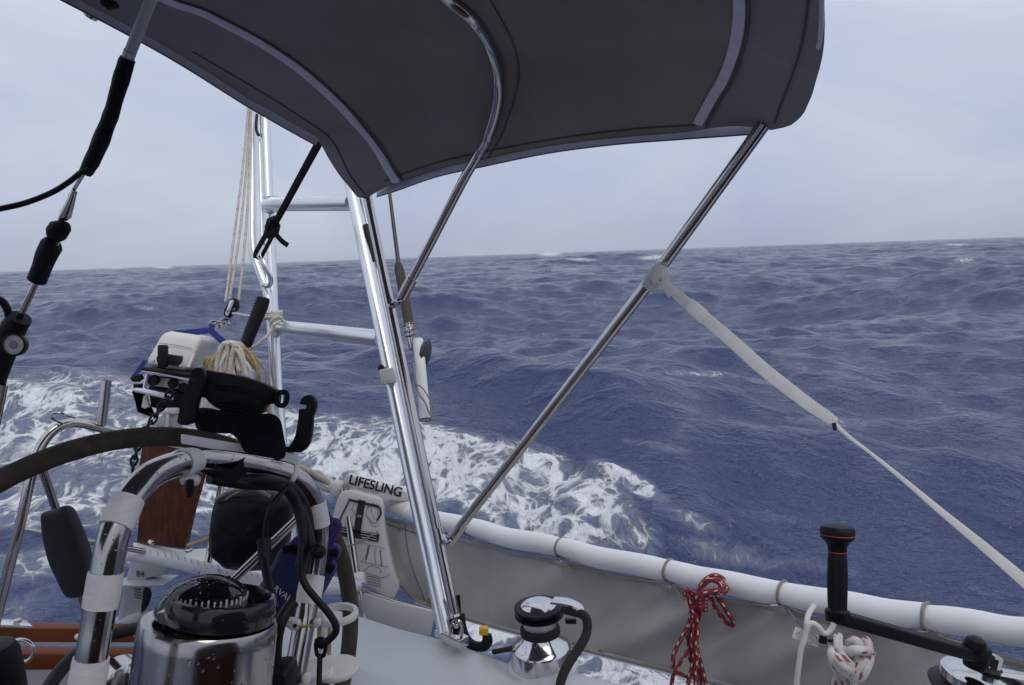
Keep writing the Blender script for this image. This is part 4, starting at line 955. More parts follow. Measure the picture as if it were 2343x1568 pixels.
# ------------------------------------------------------------------ stern platform with padded edge, black bag
spf = thing('stern_platform', 'white stern platform with a blue stitched padded edge', 'platform', P(470, 1320, 2.5))
add('platform_board', plate([(305, 1240), (420, 1258), (520, 1250), (600, 1275), (700, 1300), (780, 1322), (790, 1345), (640, 1338), (470, 1300), (305, 1268)], lambda u, v: 2.62 - (v - 1240)*.0028 + (u - 300)*.0006, .02, .003, 1, push=UP*-.025), M['white'], spf)
epts = crom(PP([(296, 1268, 2.46), (380, 1282, 2.47), (470, 1303, 2.48), (560, 1322, 2.50), (640, 1338, 2.53), (720, 1345, 2.57), (780, 1346, 2.60), (824, 1338, 2.63)]), 6)
pe = add('padded_edge', sweep(epts, .021, 16, 1), M['stitched'], spf)
for i in range(2, len(epts) - 2, 1):
    c = epts[i]; ax = (epts[i+1] - epts[i-1]).normalized(); e1 = ax.cross(UP).normalized(); e2 = ax.cross(e1)
    add('stitch', sweep([c + ax*(.014*(a - 3.6)/1.2) + e1*(.0212*math.cos(a)) + e2*(.0212*math.sin(a)) for a in np.linspace(2.4, 5.4, 9)], .0009, 5, 1), M['stitch'], pe)
add('eye_bolt', lathe(P(432, 1262, 2.54), UP, [(.012, 0), (.012, .006), (.007, .010)], 10), M['steel'], spf)
bb = thing('black_bag', 'rounded black vinyl bag strapped with cord behind the compass', 'bag', P(575, 1298, 2.35))
bbd = lambda u, v: 2.38
add('bag_body', pillow([(496, 1150), (510, 1132), (549, 1118), (600, 1118), (662, 1136), (668, 1160), (664, 1200), (658, 1245), (640, 1282), (622, 1298), (575, 1302), (530, 1297), (500, 1275), (486, 1255), (488, 1200)], bbd, .11, .12, 5, 10, .004), M['black_bag'], bb)
add('cord', sweep(PP([(488, 1262, 2.34), (492, 1220, 2.33), (500, 1175, 2.32), (520, 1142, 2.32), (552, 1124, 2.32), (580, 1116, 2.33), (600, 1112, 2.34)]), .0042, 8, 4), M['twine'], bb)
add('cord', sweep(PP([(494, 1144, 2.32), (515, 1130, 2.31), (545, 1120, 2.30), (580, 1118, 2.30), (600, 1126, 2.30), (618, 1136, 2.31)]), .0055, 8, 4), M['twine'], bb)
add('cord', sweep(PP([(430, 1248, 2.5), (462, 1238, 2.45), (490, 1226, 2.42), (520, 1222, 2.42)]), .006, 8, 4), M['tan'], bb)
add('cord', sweep(PP([(484, 1250, 2.33), (478, 1258, 2.33), (486, 1262, 2.33), (490, 1255, 2.33)]), .004, 8, 4), M['twine'], bb)

# ------------------------------------------------------------------ rescue sling bag with its printed instructions
rb = thing('rescue_sling_bag', 'white rescue sling bag with black printed instructions on the stern rail', 'bag', P(840, 1365, 2.8))
D_ = 2.74
add('bag_body', pillow([(770, 1150), (780, 1128), (800, 1121), (835, 1130), (874, 1143), (878, 1185), (886, 1235), (904, 1310), (914, 1342), (894, 1374), (862, 1354), (800, 1320), (746, 1298), (746, 1255), (760, 1190)], lambda u, v: D_ + .005, .012, .07, 3, 11, 0, .16), M['bag'], rb)
fl_ = add('flap', plate([(790, 1089), (806, 1088), (850, 1106), (936, 1126), (938, 1148), (868, 1141), (800, 1122), (783, 1112)], D_ + .03, .05, .012, 2), M['bag'], rb)
def ink(pix, name='print_patch', mat='ink', d=D_ - .0105):
    return add(name, plate(pix, d, .0008, 0), M[mat], rb, smooth=False)
def stroke(pix, w=.9, mat='ink', name='print_line', k=3, d=D_ - .0105):
    pts = crom([Vector((a, b, 0)) for a, b in pix], k)
    return add(name, sweep([P(p.x, p.y, d) for p in pts], w*.5*D_/FPX, 6, 1, hint=CF, thick=.0004), M[mat], rb)
ink([(798, 1141), (868, 1157), (867, 1163), (797, 1146)])
ink([(820, 1143), (836, 1147), (824, 1224), (808, 1220)])
ink([(773, 1204), (811, 1212), (811, 1236), (770, 1222)])
ink([(809, 1212), (868, 1222), (866, 1241), (807, 1230)])
stroke([(800, 1143), (792, 1160), (782, 1180), (774, 1200)], 3.5)
stroke([(868, 1160), (872, 1175), (862, 1192)], 4)
text_part('print_word', 'OR', P(817, 1183, D_ - .0125), CR*.97 - CU*.12, CU*.97 + CR*.12, .0105, M['white_ink'], rb)
for j in range(3): stroke([(826, 1217 + j*6), (848, 1221 + j*6), (862, 1224 + j*6)], 1.1, 'white_ink', 'print_text', 1, D_ - .0122)
for j in range(2): stroke([(776, 1209 + j*6), (800, 1214 + j*6)], 1.1, 'white_ink', 'print_text', 1, D_ - .0122)
stroke([(840, 1165), (852, 1152), (862, 1160), (866, 1180), (860, 1198), (846, 1190), (838, 1176), (842, 1160)])
stroke([(842, 1182), (850, 1200), (860, 1206), (866, 1200)]); stroke([(848, 1160), (852, 1175), (858, 1188)])
stroke([(810, 1152), (806, 1168), (812, 1175), (803, 1186), (800, 1200)]); stroke([(797, 1168), (805, 1165)])
stroke([(818, 1238), (850, 1248), (880, 1256)]); stroke([(842, 1250), (838, 1270), (826, 1285)]); stroke([(858, 1254), (858, 1275), (860, 1290)])
stroke([(870, 1258), (872, 1280), (874, 1296)], 1.6); stroke([(845, 1248), (842, 1265), (837, 1282)], 2.2); stroke([(826, 1286), (850, 1290), (888, 1298)])
stroke([(762, 1240), (775, 1232), (792, 1236)]); stroke([(780, 1270), (782, 1288)]); stroke([(798, 1268), (792, 1290)]); stroke([(764, 1284), (790, 1290)])
stroke([(832, 1308), (850, 1294), (872, 1304), (868, 1312)]); stroke([(838, 1312), (860, 1318), (880, 1322), (892, 1312)])
for j in range(4): stroke([(840, 1318 + j*6), (858, 1322 + j*6), (872, 1326 + j*6)], 1.2, 'ink', 'print_text', 1)
for j in range(3): stroke([(778 + j*2, 1296 + j*5), (804, 1302 + j*5)], 1.2, 'ink', 'print_text', 1)
for j in range(2): stroke([(760, 1298 + j*5), (772, 1300 + j*5)], 1.2, 'ink', 'print_text', 1)
text_part('print_title', 'LIFESLING', P(796, 1106, D_ + .027), CR*.968 - CU*.25, CU*.968 + CR*.25, .046, M['ink'], fl_, squash=.95, bold=.025)
text_part('print_small', 'and Rescue Sling For', P(818, 1118, D_ + .028), CR*.968 - CU*.25, CU*.968 + CR*.25, .009, M['grey_ink'], fl_)
add('lanyard', sweep(PP([(790, 1256, 2.71), (800, 1248, 2.70), (830, 1240, 2.70), (864, 1216, 2.72)]), .0022, 6, 4), M['twine'], rb)
add('lanyard', sweep(PP([(798, 1252, 2.70), (835, 1232, 2.70), (866, 1219, 2.72)]), .0018, 6, 4), M['twine'], rb)
ws = tag(add('white_splash_sheet', plate([(832, 1358), (905, 1380), (996, 1401), (985, 1456), (915, 1448), (820, 1415)], lambda u, v: 2.62 - (u - 832)*.0009, .01, .002), M['bag'], None, loc=P(900, 1450, 2.5)), 'plain white vinyl sheet below the rail between coaming and bag', 'sheet')

# ------------------------------------------------------------------ weather cloth, lifelines and rail pads
rp = [(880, 1147, 2.88), (1000, 1187, 2.68), (1074, 1205, 2.575), (1280, 1251, 2.30), (1530, 1304, 2.04), (1655, 1328, 1.935), (1790, 1356, 1.83), (1950, 1381, 1.72), (2120, 1410, 1.615), (2343, 1440, 1.50), (2700, 1500, 1.34)]
cuts = [868, 1074, 1283, 1530, 1790, 2118, 2420]
rail_curve = crom(PP(rp), 24)
def proj_u(p):
    q = p - CO; return CX + q.dot(CR)/q.dot(CF)*FPX
us = [proj_u(p) for p in rail_curve]
def rail_at(u):
    i = int(np.clip(np.searchsorted(us, u), 1, len(us)-1)); f_ = (u - us[i-1])/(us[i]-us[i-1])
    return rail_curve[i-1].lerp(rail_curve[i], f_)
pad_lab = ['short taped white foam pad at the aft end of the lifeline, behind the arch', 'white foam pad on the lifeline just forward of the fore strut foot', 'white foam pad on the lifeline left of the red rope', 'white foam pad on the lifeline directly above the red rope bundle', 'white foam pad on the lifeline behind the winch handle grip', 'white foam pad on the lifeline at the right picture edge']
for i in range(6):
    a, b = cuts[i], cuts[i+1]
    f_ = np.linspace(0, 1, 15); rr = [(.0308 - .0006*i) * (.88 + .12*min(1, 7*min(x_, 1-x_) + .10)) * (1 + .012*math.sin(11*x_ + i*2)) for x_ in f_]
    pts = [rail_at(a + (b-a)*(.006 + .988*x_)) for x_ in f_]
    for j, p in enumerate(pts): pts[j] = p + UP*(-.006*math.sin(math.pi*f_[j]) + .002*math.sin(9*f_[j] + i))
    o = add('rail_pad', sweep(pts, rr, 20, 2), M['pad'], None, loc=pts[7])
    tag(o, pad_lab[i], 'foam pad', 'foam pads along the port lifeline')
    if i > 2: add('top_crease', sweep([p + UP*(.0285 - .0006*i) + INB*.006 for p in pts[2:-2]], .0022, 6, 2), M['pad'], o)
    if i == 0:
        c = rail_at(938); ax = (rail_at(950) - rail_at(925)).normalized()
        add('taped_band', sweep([rail_at(906), rail_at(940)], .0328, 20, 1), M['tape'], o)
wc = thing('weather_cloth', 'taupe canvas weather cloth laced below the port lifeline', 'weather cloth', P(1200, 1450, 2.3))
up_pts = [(872, 1176), (1000, 1219), (1074, 1234), (1170, 1262), (1283, 1283), (1400, 1313), (1530, 1334), (1600, 1360), (1690, 1374), (1790, 1387), (1850, 1408), (1930, 1424), (2020, 1437), (2115, 1442), (2240, 1485), (2343, 1512), (2700, 1600)]
lo_pts = [(950, 1372), (1010, 1394), (1064, 1411), (1130, 1431), (1206, 1451), (1270, 1468), (1342, 1486), (1415, 1504), (1488, 1521), (1570, 1543), (1667, 1568), (1760, 1592), (1850, 1618), (1950, 1646), (2060, 1676), (2200, 1718), (2600, 1830)]
def dr_(u): return 1/(.345 + (u - 870)*(.322/1473))
NU, NV = 150, 16
ua = np.array(up_pts, float); la_ = np.array(lo_pts, float)
tu = np.linspace(0, 1, len(ua)); tq = np.linspace(0, 1, NU)
def smooth_interp(tq_, col): return np.array([p.x for p in [Vector((0, 0, 0))]]) if False else np.interp(tq_, tu, col)
V, F = [], []
for i in range(NU):
    uu, vv = np.interp(tq[i], tu, ua[:, 0]), np.interp(tq[i], tu, ua[:, 1])
    lu, lv = np.interp(tq[i], tu, la_[:, 0]), np.interp(tq[i], tu, la_[:, 1])
    a = P(uu, vv, dr_(uu) - .005); b = P(lu, lv, dr_(lu) - .03)
    if i < 3: a = a.lerp(P(873 + i*3, 1180 + i*2, dr_(880)), .5)
    for j in range(NV):
        f_ = j/(NV-1); p = a.lerp(b, f_)
        if i == 0: p = p + (P(900, 1300, 2.8) - P(917, 1290, 2.8))*math.sin(math.pi*f_)
        bil = .016*math.sin(math.pi*f_)*math.sin(tq[i]*31 + .6) + .006*math.sin(tq[i]*58 + f_*2.2)*math.sin(math.pi*f_)
        # tension folds running down from the lashings
        for cu_ in (1074, 1283, 1530, 1790, 2115):
            x_ = (uu - cu_)/60.0; bil += .012*math.exp(-(x_*x_)*(1 + 3*f_))*(1-f_)**1.5 * math.cos(x_*3)
        V.append(p + INB*bil)
for i in range(NU-1):
    for j in range(NV-1): F.append((i*NV+j, i*NV+j+1, (i+1)*NV+j+1, (i+1)*NV+j))
def thick_dir(vf, dv):
    V_, F_ = vf; nv = len(V_); cnt = {}
    for f in F_:
        for a, b in zip(f, f[1:]+f[:1]): cnt[(min(a, b), max(a, b))] = cnt.get((min(a, b), max(a, b)), 0)+1
    sd = [(b, a, a+nv, b+nv) for f in F_ for a, b in zip(f, f[1:]+f[:1]) if cnt[(min(a, b), max(a, b))] == 1]
    return V_ + [v+dv for v in V_], F_ + [tuple(i+nv for i in reversed(f)) for f in F_] + sd
add('cloth_panel', thick_dir((V, F), INB*-.002), M['cloth'], wc)
def cl(i, f_, off=.004):
    j = f_*(NV-1); j0 = int(min(j, NV-2)); return V[i*NV+j0].lerp(V[i*NV+j0+1], j-j0) + INB*off
add('edge_trim', sweep([cl(0, x_) for x_ in np.linspace(0, 1, 12)], .007, 8, 2, hint=INB, thick=.0015), M['cloth_trim'], wc)
add('top_hem', sweep([cl(i, .015) for i in range(0, NU, 2)], .006, 8, 1, hint=INB, thick=.0015), M['cloth_trim'], wc)
for off_i in (4, 7): add('seam', sweep([cl(off_i, x_, .002) for x_ in np.linspace(.03, .97, 12)], .0014, 6, 2), M['canvas_dark'], wc)
add('seam', sweep([cl(i, .09, .002) for i in range(0, 14)], .0014, 6, 1), M['canvas_dark'], wc)
add('bottom_batten', sweep([cl(i, 1.0, .002) for i in range(0, NU, 2)], .0062, 10, 1), M['cloth_trim'], wc)
add('lower_lifeline', sweep([cl(i, 1.0, .0) - UP*.010 for i in range(0, NU, 3)], .0040, 8, 1), M['alu'], wc)
for i, fv in ((3, .1), (6, .93), (12, .95), (60, .97), (52, .97), (80, .97), (128, .10)):
    pts = [cl(i, fv, .005) + FWD*(.008*math.cos(a)) + UP*(.008*math.sin(a)) for a in np.linspace(0, 2*math.pi, 11)[:-1]]
    add('grommet', sweep(pts, .0022, 6, 1, closed=True), M['tan'], wc)
# lashings: a turn round the pads and the crossing twine on the cloth
for u in (1074, 1283, 1530, 1790, 2118):
    c = rail_at(u); ax = (rail_at(u+6) - rail_at(u-6)).normalized(); e1 = ax.cross(UP).normalized(); e2 = e1.cross(ax)
    pts = [c + e1*(.0275*math.cos(a)) + e2*(.0275*math.sin(a)) + ax*(.004*math.sin(a)) for a in np.linspace(0, 2*math.pi, 15)[:-1]]
    l_ = add('lashing', sweep(pts, .0032, 6, 2, closed=True), M['twine'], wc)
    dd = dr_(u); q = c - e2*.026 - CF*.02
    uu = proj_u(q); qq = q - CO; vv = CY - qq.dot(CU)/qq.dot(CF)*FPX; dz = qq.dot(CF)
    add('knot', sphere(q, .006), M['twine'], l_)
    sc = 2.0/dd
    for (du, dv) in ((-70*sc, -4*sc), (62*sc, 22*sc), (34*sc, 44*sc)) if u > 1200 else ((-40, -4), (40, 14)):
        uu2 = uu + du; add('lacing', sweep([P(uu, vv, dz), P(uu + du*.5, vv + dv*.55 + 2, dr_(uu + du*.5) - .035), P(uu2, vv + dv, dr_(uu2) - .022)], .0017, 5, 3), M['twine'], l_)
    if u in (1283, 1530): add('bead', sphere(q - UP*.012, .0055), M['alu'], l_)
ll = tag(add('upper_lifeline', sweep([rail_at(u) - UP*.002 for u in np.linspace(860, 2690, 24)], .0035, 8, 1), M['steel'], None, loc=rail_at(1500)), 'thin steel lifeline wire running through the white foam pads', 'lifeline')
# ------------------------------------------------------------------ red rope bundle on the lifeline
rr_ = thing('red_rope', 'red rope with white flecks bundled and hung on the weather cloth', 'rope', P(1560, 1568, 1.9))
def zr(x_, y_): k = 360/1201*.6102; return (2440*.6102 + k*x_, 2100*.6102 + k*y_)
def rope(name, pts, d, r, mat, parent, k=6, jit=.006, zf=zr):
    q = [P(*zf(a, b), d + (c[0] if c else 0)) for a, b, *c in pts]
    return add(name, sweep(q, r, 10, k), mat, parent)
RD = 1.90
rope('loop', [(640, 420, -.01), (620, 330, .01), (700, 230, .02), (800, 190, .02), (900, 230, .01), (960, 330, 0), (930, 400, -.02), (800, 420, -.03), (620, 460, -.03)], RD, .0052, M['red_rope'], rr_)
rope('loop', [(600, 390, 0), (690, 290, .01), (790, 240, .0), (880, 260, -.01), (910, 330, -.02), (840, 390, -.03), (700, 430, -.02), (600, 470, -.02)], RD-.01, .0052, M['red_rope'], rr_)
rope('loop', [(580, 430, 0), (640, 330, -.005), (740, 250, -.01), (850, 290, -.02), (870, 360, -.025), (760, 390, -.03), (640, 410, -.03), (560, 470, -.02)], RD-.02, .0052, M['red_rope'], rr_)
for i in range(4):
    y0 = 430 + i*45
    rope('wrap_turn', [(520, y0, .02), (560, y0 - 10, -.01), (610, y0 + 25, -.03), (660, y0 + 60, -.02), (690, y0 + 60, .02)], RD - .01, .0052, M['red_rope'], rr_)
rope('strand', [(520, 440, 0), (470, 385, -.01), (430, 400, -.01), (430, 450, 0), (470, 450, -.02), (490, 540, -.02), (520, 640, -.02), (570, 720, -.02), (575, 850, -.01), (570, 1000, 0), (590, 1150, 0), (640, 1350, 0), (690, 1568, 0), (710, 1640, 0)], RD-.01, .0052, M['red_rope'], rr_)
rope('strand', [(520, 560, 0), (500, 680, -.01), (480, 800, -.01), (400, 950, -.01), (310, 1130, -.01), (280, 1250, -.01), (310, 1370, 0), (400, 1440, 0), (500, 1450, 0), (580, 1380, 0)], RD, .0052, M['red_rope'], rr_)
rope('strand', [(560, 560, -.01), (540, 700, -.02), (500, 800, -.02), (460, 980, 0), (480, 1100, 0), (400, 1230, -.02), (310, 1380, -.02), (270, 1500, -.01), (255, 1640, -.01)], RD, .0052, M['red_rope'], rr_)
rope('strand', [(600, 580, 0), (580, 690, -.02), (550, 800, -.02), (520, 1000, -.02), (545, 1180, -.02), (530, 1300, -.02), (490, 1440, -.02), (450, 1640, -.02)], RD, .0052, M['red_rope'], rr_)
rope('strand', [(620, 600, .01), (590, 760, 0), (500, 900, 0), (490, 1050, 0), (520, 1200, .01), (560, 1300, 0), (610, 1450, 0), (630, 1640, 0)], RD, .0052, M['red_rope'], rr_)
rope('strand', [(560, 760, -.01), (590, 900, -.02), (560, 1060, -.02), (580, 1230, -.02), (560, 1380, -.02), (565, 1640, -.02)], RD-.01, .0052, M['red_rope'], rr_)
rope('strand', [(620, 620, 0), (560, 860, .01), (530, 1040, .0), (490, 1200, 0), (530, 1330, .01), (590, 1500, .01), (600, 1640, .01)], RD, .0052, M['red_rope'], rr_)
rope('bight', [(740, 430, 0), (780, 540, 0), (850, 660, 0), (930, 760, 0), (990, 820, 0), (1030, 810, 0), (1020, 750, -.01), (960, 660, -.01), (900, 560, -.01), (830, 450, 0)], RD+.01, .0052, M['red_rope'], rr_)

# ------------------------------------------------------------------ white lines on the cloth at right
def zw(x_, y_): k = 360/1526*.6102; return (2940*.6102 + k*x_, 2200*.6102 + k*y_)
wl = thing('white_line', 'thin white line hanging down the weather cloth left of the flecked coil', 'rope', P(1825, 1568, 1.72))
rope('hanging_strand', [(790, 570), (760, 660), (690, 740), (620, 735), (560, 660), (470, 590), (400, 600), (360, 680), (320, 830), (270, 1000), (240, 1200), (215, 1400), (200, 1568), (190, 1700)], 1.70, .0062, M['white_rope'], wl, zf=zw)
rope('hanging_strand', [(480, 300, .03), (410, 400, .02), (370, 500, .01), (360, 620, .0), (380, 700, .01), (430, 800, .01), (520, 870, .01)], 1.715, .0062, M['white_rope'], wl, zf=zw)
fk = thing('flecked_rope_coil', 'white rope with dark red flecks knotted into a coil below the winch handle', 'rope', P(1950, 1568, 1.66))
FD = 1.655
fr = .0098
rope('strand', [(860, 790, .01), (860, 900, -.01), (860, 1020, -.02), (800, 1000, -.0), (760, 1060, -.02), (800, 1180, -.03), (900, 1290, -.03), (1040, 1400, -.02), (1120, 1440, 0)], FD, fr, M['fleck_rope'], fk, zf=zw)
rope('strand', [(880, 1060, 0), (840, 1130, -.03), (900, 1220, -.04), (1020, 1310, -.04), (1120, 1340, -.02)], FD, fr, M['fleck_rope'], fk, zf=zw)
rope('strand', [(930, 1000, 0), (930, 1100, -.03), (1000, 1200, -.04), (1080, 1250, -.02), (1130, 1230, 0)], FD, fr, M['fleck_rope'], fk, zf=zw)
rope('strand', [(990, 980, .01), (1040, 890, 0), (1120, 860, -.01), (1190, 920, -.02), (1210, 1010, -.02), (1190, 1100, 0)], FD, fr, M['fleck_rope'], fk, zf=zw)
rope('strand', [(1030, 1100, 0), (1040, 1040, -.03), (1120, 1010, -.04), (1240, 1020, -.04), (1340, 1030, -.02), (1380, 1080, 0)], FD, fr, M['fleck_rope'], fk, zf=zw)
rope('strand', [(1280, 850, .01), (1330, 900, 0), (1350, 1040, -.01), (1350, 1180, -.02), (1290, 1330, -.03), (1220, 1440, -.03), (1120, 1500, -.02), (1100, 1640, -.01)], FD, fr, M['fleck_rope'], fk, zf=zw)
rope('strand', [(1240, 1080, 0), (1260, 1160, -.02), (1200, 1260, -.03), (1120, 1400, -.03), (1100, 1520, -.02), (1080, 1700, -.01)], FD, fr, M['fleck_rope'], fk, zf=zw)
rope('strand', [(780, 950, .02), (770, 1150, .0), (820, 1290, 0), (860, 1400, .0), (830, 1520, .0), (820, 1700, 0)], FD + .01, fr, M['fleck_rope'], fk, zf=zw)
rope('strand', [(900, 1300, 0), (940, 1420, .0), (960, 1540, .0), (950, 1700, 0)], FD + .005, fr, M['fleck_rope'], fk, zf=zw)
rope('strand', [(1100, 1100, 0), (1150, 1150, -.02), (1150, 1230, -.02), (1120, 1320, -.01)], FD, fr, M['fleck_rope'], fk, zf=zw)
rope('strand', [(1180, 1110, 0), (1240, 1150, -.01), (1260, 1090, -.01)], FD, fr, M['fleck_rope'], fk, zf=zw)
tgp = thing('paper_tag', 'white paper tag held by a black binder clip on the weather cloth', 'tag', P(1848, 1447, 1.715))
tp = add('paper', plate([zw(*q) for q in ((180, 640), (330, 690), (595, 795), (545, 968), (330, 890), (130, 815))], 1.722, .0015, 0), M['white'], tgp, smooth=False)
for pts in ([(190, 745), (250, 730)], [(400, 720), (420, 780), (520, 880)], [(430, 720), (520, 800), (510, 870)], [(360, 880), (450, 900)]):
    add('print_line', sweep([P(*zw(*q), 1.7205) for q in pts], .0008, 5, 1), M['grey_ink'], tp)
add('binder_clip', plate([zw(*q) for q in ((590, 800), (690, 780), (690, 930), (570, 905))], 1.712, .012, .002), M['black'], tgp)
add('clip_tail', sweep([P(*zw(*q), 1.70) for q in ((700, 860), (850, 868), (1010, 880))], .0035, 8, 1), M['black'], tgp)

# ------------------------------------------------------------------ winch with its black sheet
wi = thing('winch', 'chrome self tailing winch with black rope turns on the coaming', 'winch', P(1240, 1532, 1.765))
wd = 1.80; pxm = wd/FPX
b0 = P(1241, 1516, wd); wax = UP*.995 + CR*-.035 + CF*-.03
dh = 1/ .985
def wp(lst): return [(r_*pxm, (1516 - v)*pxm*dh) for r_, v in lst]
add('winch_pod', lathe(b0 - UP*.30, UP, [(.085, 0), (.082, .28), (.078, .294), (.06, .298)], 36), M['gelcoat'], boat)
wb = add('winch_base', lathe(b0, wax, wp([(71, 1519), (71, 1515), (69, 1510), (68, 1480), (66, 1475), (58, 1469), (47, 1459), (40, 1450), (37, 1444)]), 48), M['chrome'], wi)
add('drum', lathe(b0, wax, wp([(37, 1450), (37, 1404)]), 40), M['knurl'], wi)
for vv in (1443, 1434):
    c = b0 + Vector(wax).normalized()*((1516 - vv)*pxm*dh); a_ = Vector(wax).normalized(); e1 = a_.cross(Vector((0, 1, 0))).normalized(); e2 = a_.cross(e1)
    add('sheet_turn', sweep([c + e1*(40*pxm*math.cos(t_)) + e2*(40*pxm*math.sin(t_)) + a_*(.002*math.sin(t_)) for t_ in np.linspace(0, 2*math.pi, 25)[:-1]], .0062, 8, 1, closed=True), M['black_rope'], wi)
jw = add('jaw', lathe(b0, wax, wp([(36, 1409), (54, 1403), (56, 1400), (40, 1397), (38, 1389), (56, 1385), (55, 1381), (40, 1378)]), 40), M['black'], wi)
add('cap', lathe(b0, wax, wp([(42, 1380), (36, 1374), (27, 1370), (16, 1367.5), (7, 1366.5), (.2, 1366.3)]), 36), M['chrome'], wi)
add('feeder_arm', sweep(PP([(1266, 1374, 1.74), (1296, 1378, 1.725), (1322, 1388, 1.715), (1327, 1402, 1.71)]), [.016, .016, .012, .008], 10, 4, hint=UP, thick=.004), M['chrome'], wi)
add('stripper_foot', obox(P(1306, 1421, 1.735), CR*.012, CU*.005, CF*.008, .002), M['black'], wi)
sh = thing('sheet_rope', 'black sheet rope falling from the winch feeder over the coaming', 'rope', P(1280, 1570, 1.62))
add('rope_tail', sweep(PP([(1285, 1392, 1.72), (1310, 1400, 1.715), (1331, 1405, 1.71), (1343, 1420, 1.70), (1343, 1445, 1.69), (1334, 1468, 1.67), (1316, 1496, 1.65), (1299, 1522, 1.62), (1287, 1548, 1.60), (1281, 1575, 1.585), (1278, 1640, 1.57)]), .0098, 12, 5), M['black_rope'], sh)
add('rope_lead', sweep(PP([(1130, 1492, 1.90), (1150, 1488, 1.87), (1178, 1481, 1.83), (1205, 1452, 1.80)]), .0062, 10, 4), M['black_rope'], sh)
# lever with yellow end
lv = thing('yellow_tipped_lever', 'black curved lever with yellow end cap beside the arch foot', 'lever', P(1090, 1485, 1.98))
add('lever_arm', sweep(PP([(1054, 1405, 2.0), (1058, 1440, 1.99), (1068, 1466, 1.98), (1086, 1478, 1.97), (1106, 1479, 1.965), (1115, 1468, 1.96), (1114, 1452, 1.96)]), [.010, .012, .013, .012, .013, .014, .011], 12, 5), M['black'], lv)
add('end_cap', obox(P(1107, 1443, 1.96), CR*.0115, CU*.0098, CF*.0115, .004, 3), M['yellow'], lv)

# ------------------------------------------------------------------ right winch and winch handle
w2 = thing('primary_winch', 'chrome self tailing winch top under the black winch handle', 'winch', P(2250, 1760, 1.22))
d2 = 1.20; c2 = P(2262, 1556, d2); a2 = (UP + CR*.20).normalized()
add('drum', lathe(c2, a2, [(.075, -.16), (.072, -.13), (.052, -.09), (.05, -.035)], 40), M['knurl'], w2)
add('jaw', lathe(c2, a2, [(.05, -.036), (.078, -.026), (.080, -.022), (.062, -.014), (.06, -.008)], 48), M['black'], w2)
cp2 = add('cap', lathe(c2, a2, [(.058, -.014), (.066, -.008), (.067, .004), (.062, .009), (.045, .012), (.022, .014), (.0218, .010)], 48), M['chrome'], w2)
add('socket_rim', lathe(c2 + a2*.012, a2, [(.020, 0), (.020, .006), (.015, .008)], 24), M['rubber'], cp2)
add('feeder_arm', sweep([c2 + a2*.012 + CR*.01, c2 + CR*.06 + a2*.010 - CF*.03, c2 + CR*.11 - CF*.05 - a2*.002], [.022, .018, .010], 10, 4, hint=a2, thick=.005), M['chrome'], w2)
wh = thing('winch_crank', 'black winch crank with upright grip and thin red rings', 'winch crank', c2 + a2*.02)
g0, g1 = P(1916, 1420, 1.09), P(1916, 1203, 1.10)
ga_ = (g1 - g0); gl = ga_.length
k = 1.095/FPX
gr = add('grip', lathe(g0, ga_, [(0.0157, 0), (0.0157, 12*k), (0.0166, 14*k), (0.0163, 22*k), (0.0125, 27*k), (0.0131, 55*k), (0.0138, 95*k), (0.0131, 130*k), (0.0122, 152*k)], 32), M['black'], wh)
add('red_ring', lathe(g0, ga_, [(0.0124, 152*k), (0.0125, 153.3*k), (0.0124, 154.5*k)], 32), M['red_line'], gr)
add('knob', lathe(g0, ga_, [(0.0122, 154*k), (0.0131, 168*k), (0.0173, 178*k), (0.0221, 184*k), (0.0230, 190*k)], 36), M['black'], wh)
add('red_ring', lathe(g0, ga_, [(0.0230, 190*k), (0.0233, 191.3*k), (0.0230, 192.6*k)], 36), M['red_line'], gr)
add('knob_top', lathe(g0, ga_, [(0.0230, 192.5*k), (0.0234, 204*k), (0.0211, 211*k), (0.0096, 215*k), (0.0003, 216*k)], 36), M['black'], wh)
h0, h1 = P(1905, 1408, 1.09), P(2262, 1508, 1.175)
ax = (h1 - h0).normalized(); sd = ax.cross(UP).normalized(); upv = sd.cross(ax)
add('arm', obox((h0+h1)/2, ax*((h1-h0).length/2), sd*.011, upv*.0088, .003, 3), M['black'], wh)
add('socket_boss', lathe(P(2236, 1503, 1.17) - a2*.016, a2, [(.016, 0), (.017, .004), (.017, .030), (.014, .034)], 24), M['black'], wh)
add('lock_knob', lathe(P(2228, 1490, 1.165), a2, [(.014, 0), (.0165, .006), (.013, .018), (.006, .022)], 20), M['black'], wh)
add('spigot', lathe(c2 + a2*.008, a2, [(.012, 0), (.012, .03)], 8), M['chrome'], wh)

# ------------------------------------------------------------------ white webbing strap
wsb = thing('white_strap', 'long white webbing strap tied round the fore strut and led to the lifeline', 'strap', P(2343, 1330, 1.36))
sp_ = [(1520, 648, 1.475), (1542, 668, 1.47), (1568, 691, 1.465), (1598, 715, 1.46), (1671, 777, 1.45), (1740, 839, 1.442), (1794, 882, 1.435), (1849, 924, 1.427), (1889, 951, 1.42), (1913, 967, 1.418)]
add('webbing', sweep(PP(sp_), [.0075, .0095, .0110, .0115, .0122, .0125, .0120, .0115, .0105, .0080], 10, 5, hint=CF + CR*.15, thick=.0011), M['white_web'], wsb)
add('webbing', sweep(PP([(1908, 968, 1.419), (1940, 998, 1.415), (1990, 1036, 1.41), (2060, 1092, 1.40), (2150, 1168, 1.385), (2250, 1250, 1.37), (2343, 1329, 1.355), (2460, 1430, 1.34)]), [.004, .0035, .003, .004, .006, .0085, .0105, .0115], 10, 5, hint=CF, thick=.0013), M['white_web'], wsb)
wr_c = P(1500, 634, 1.487); sax = (P(1470, 674, 1.5) - P(1530, 590, 1.47)).normalized()
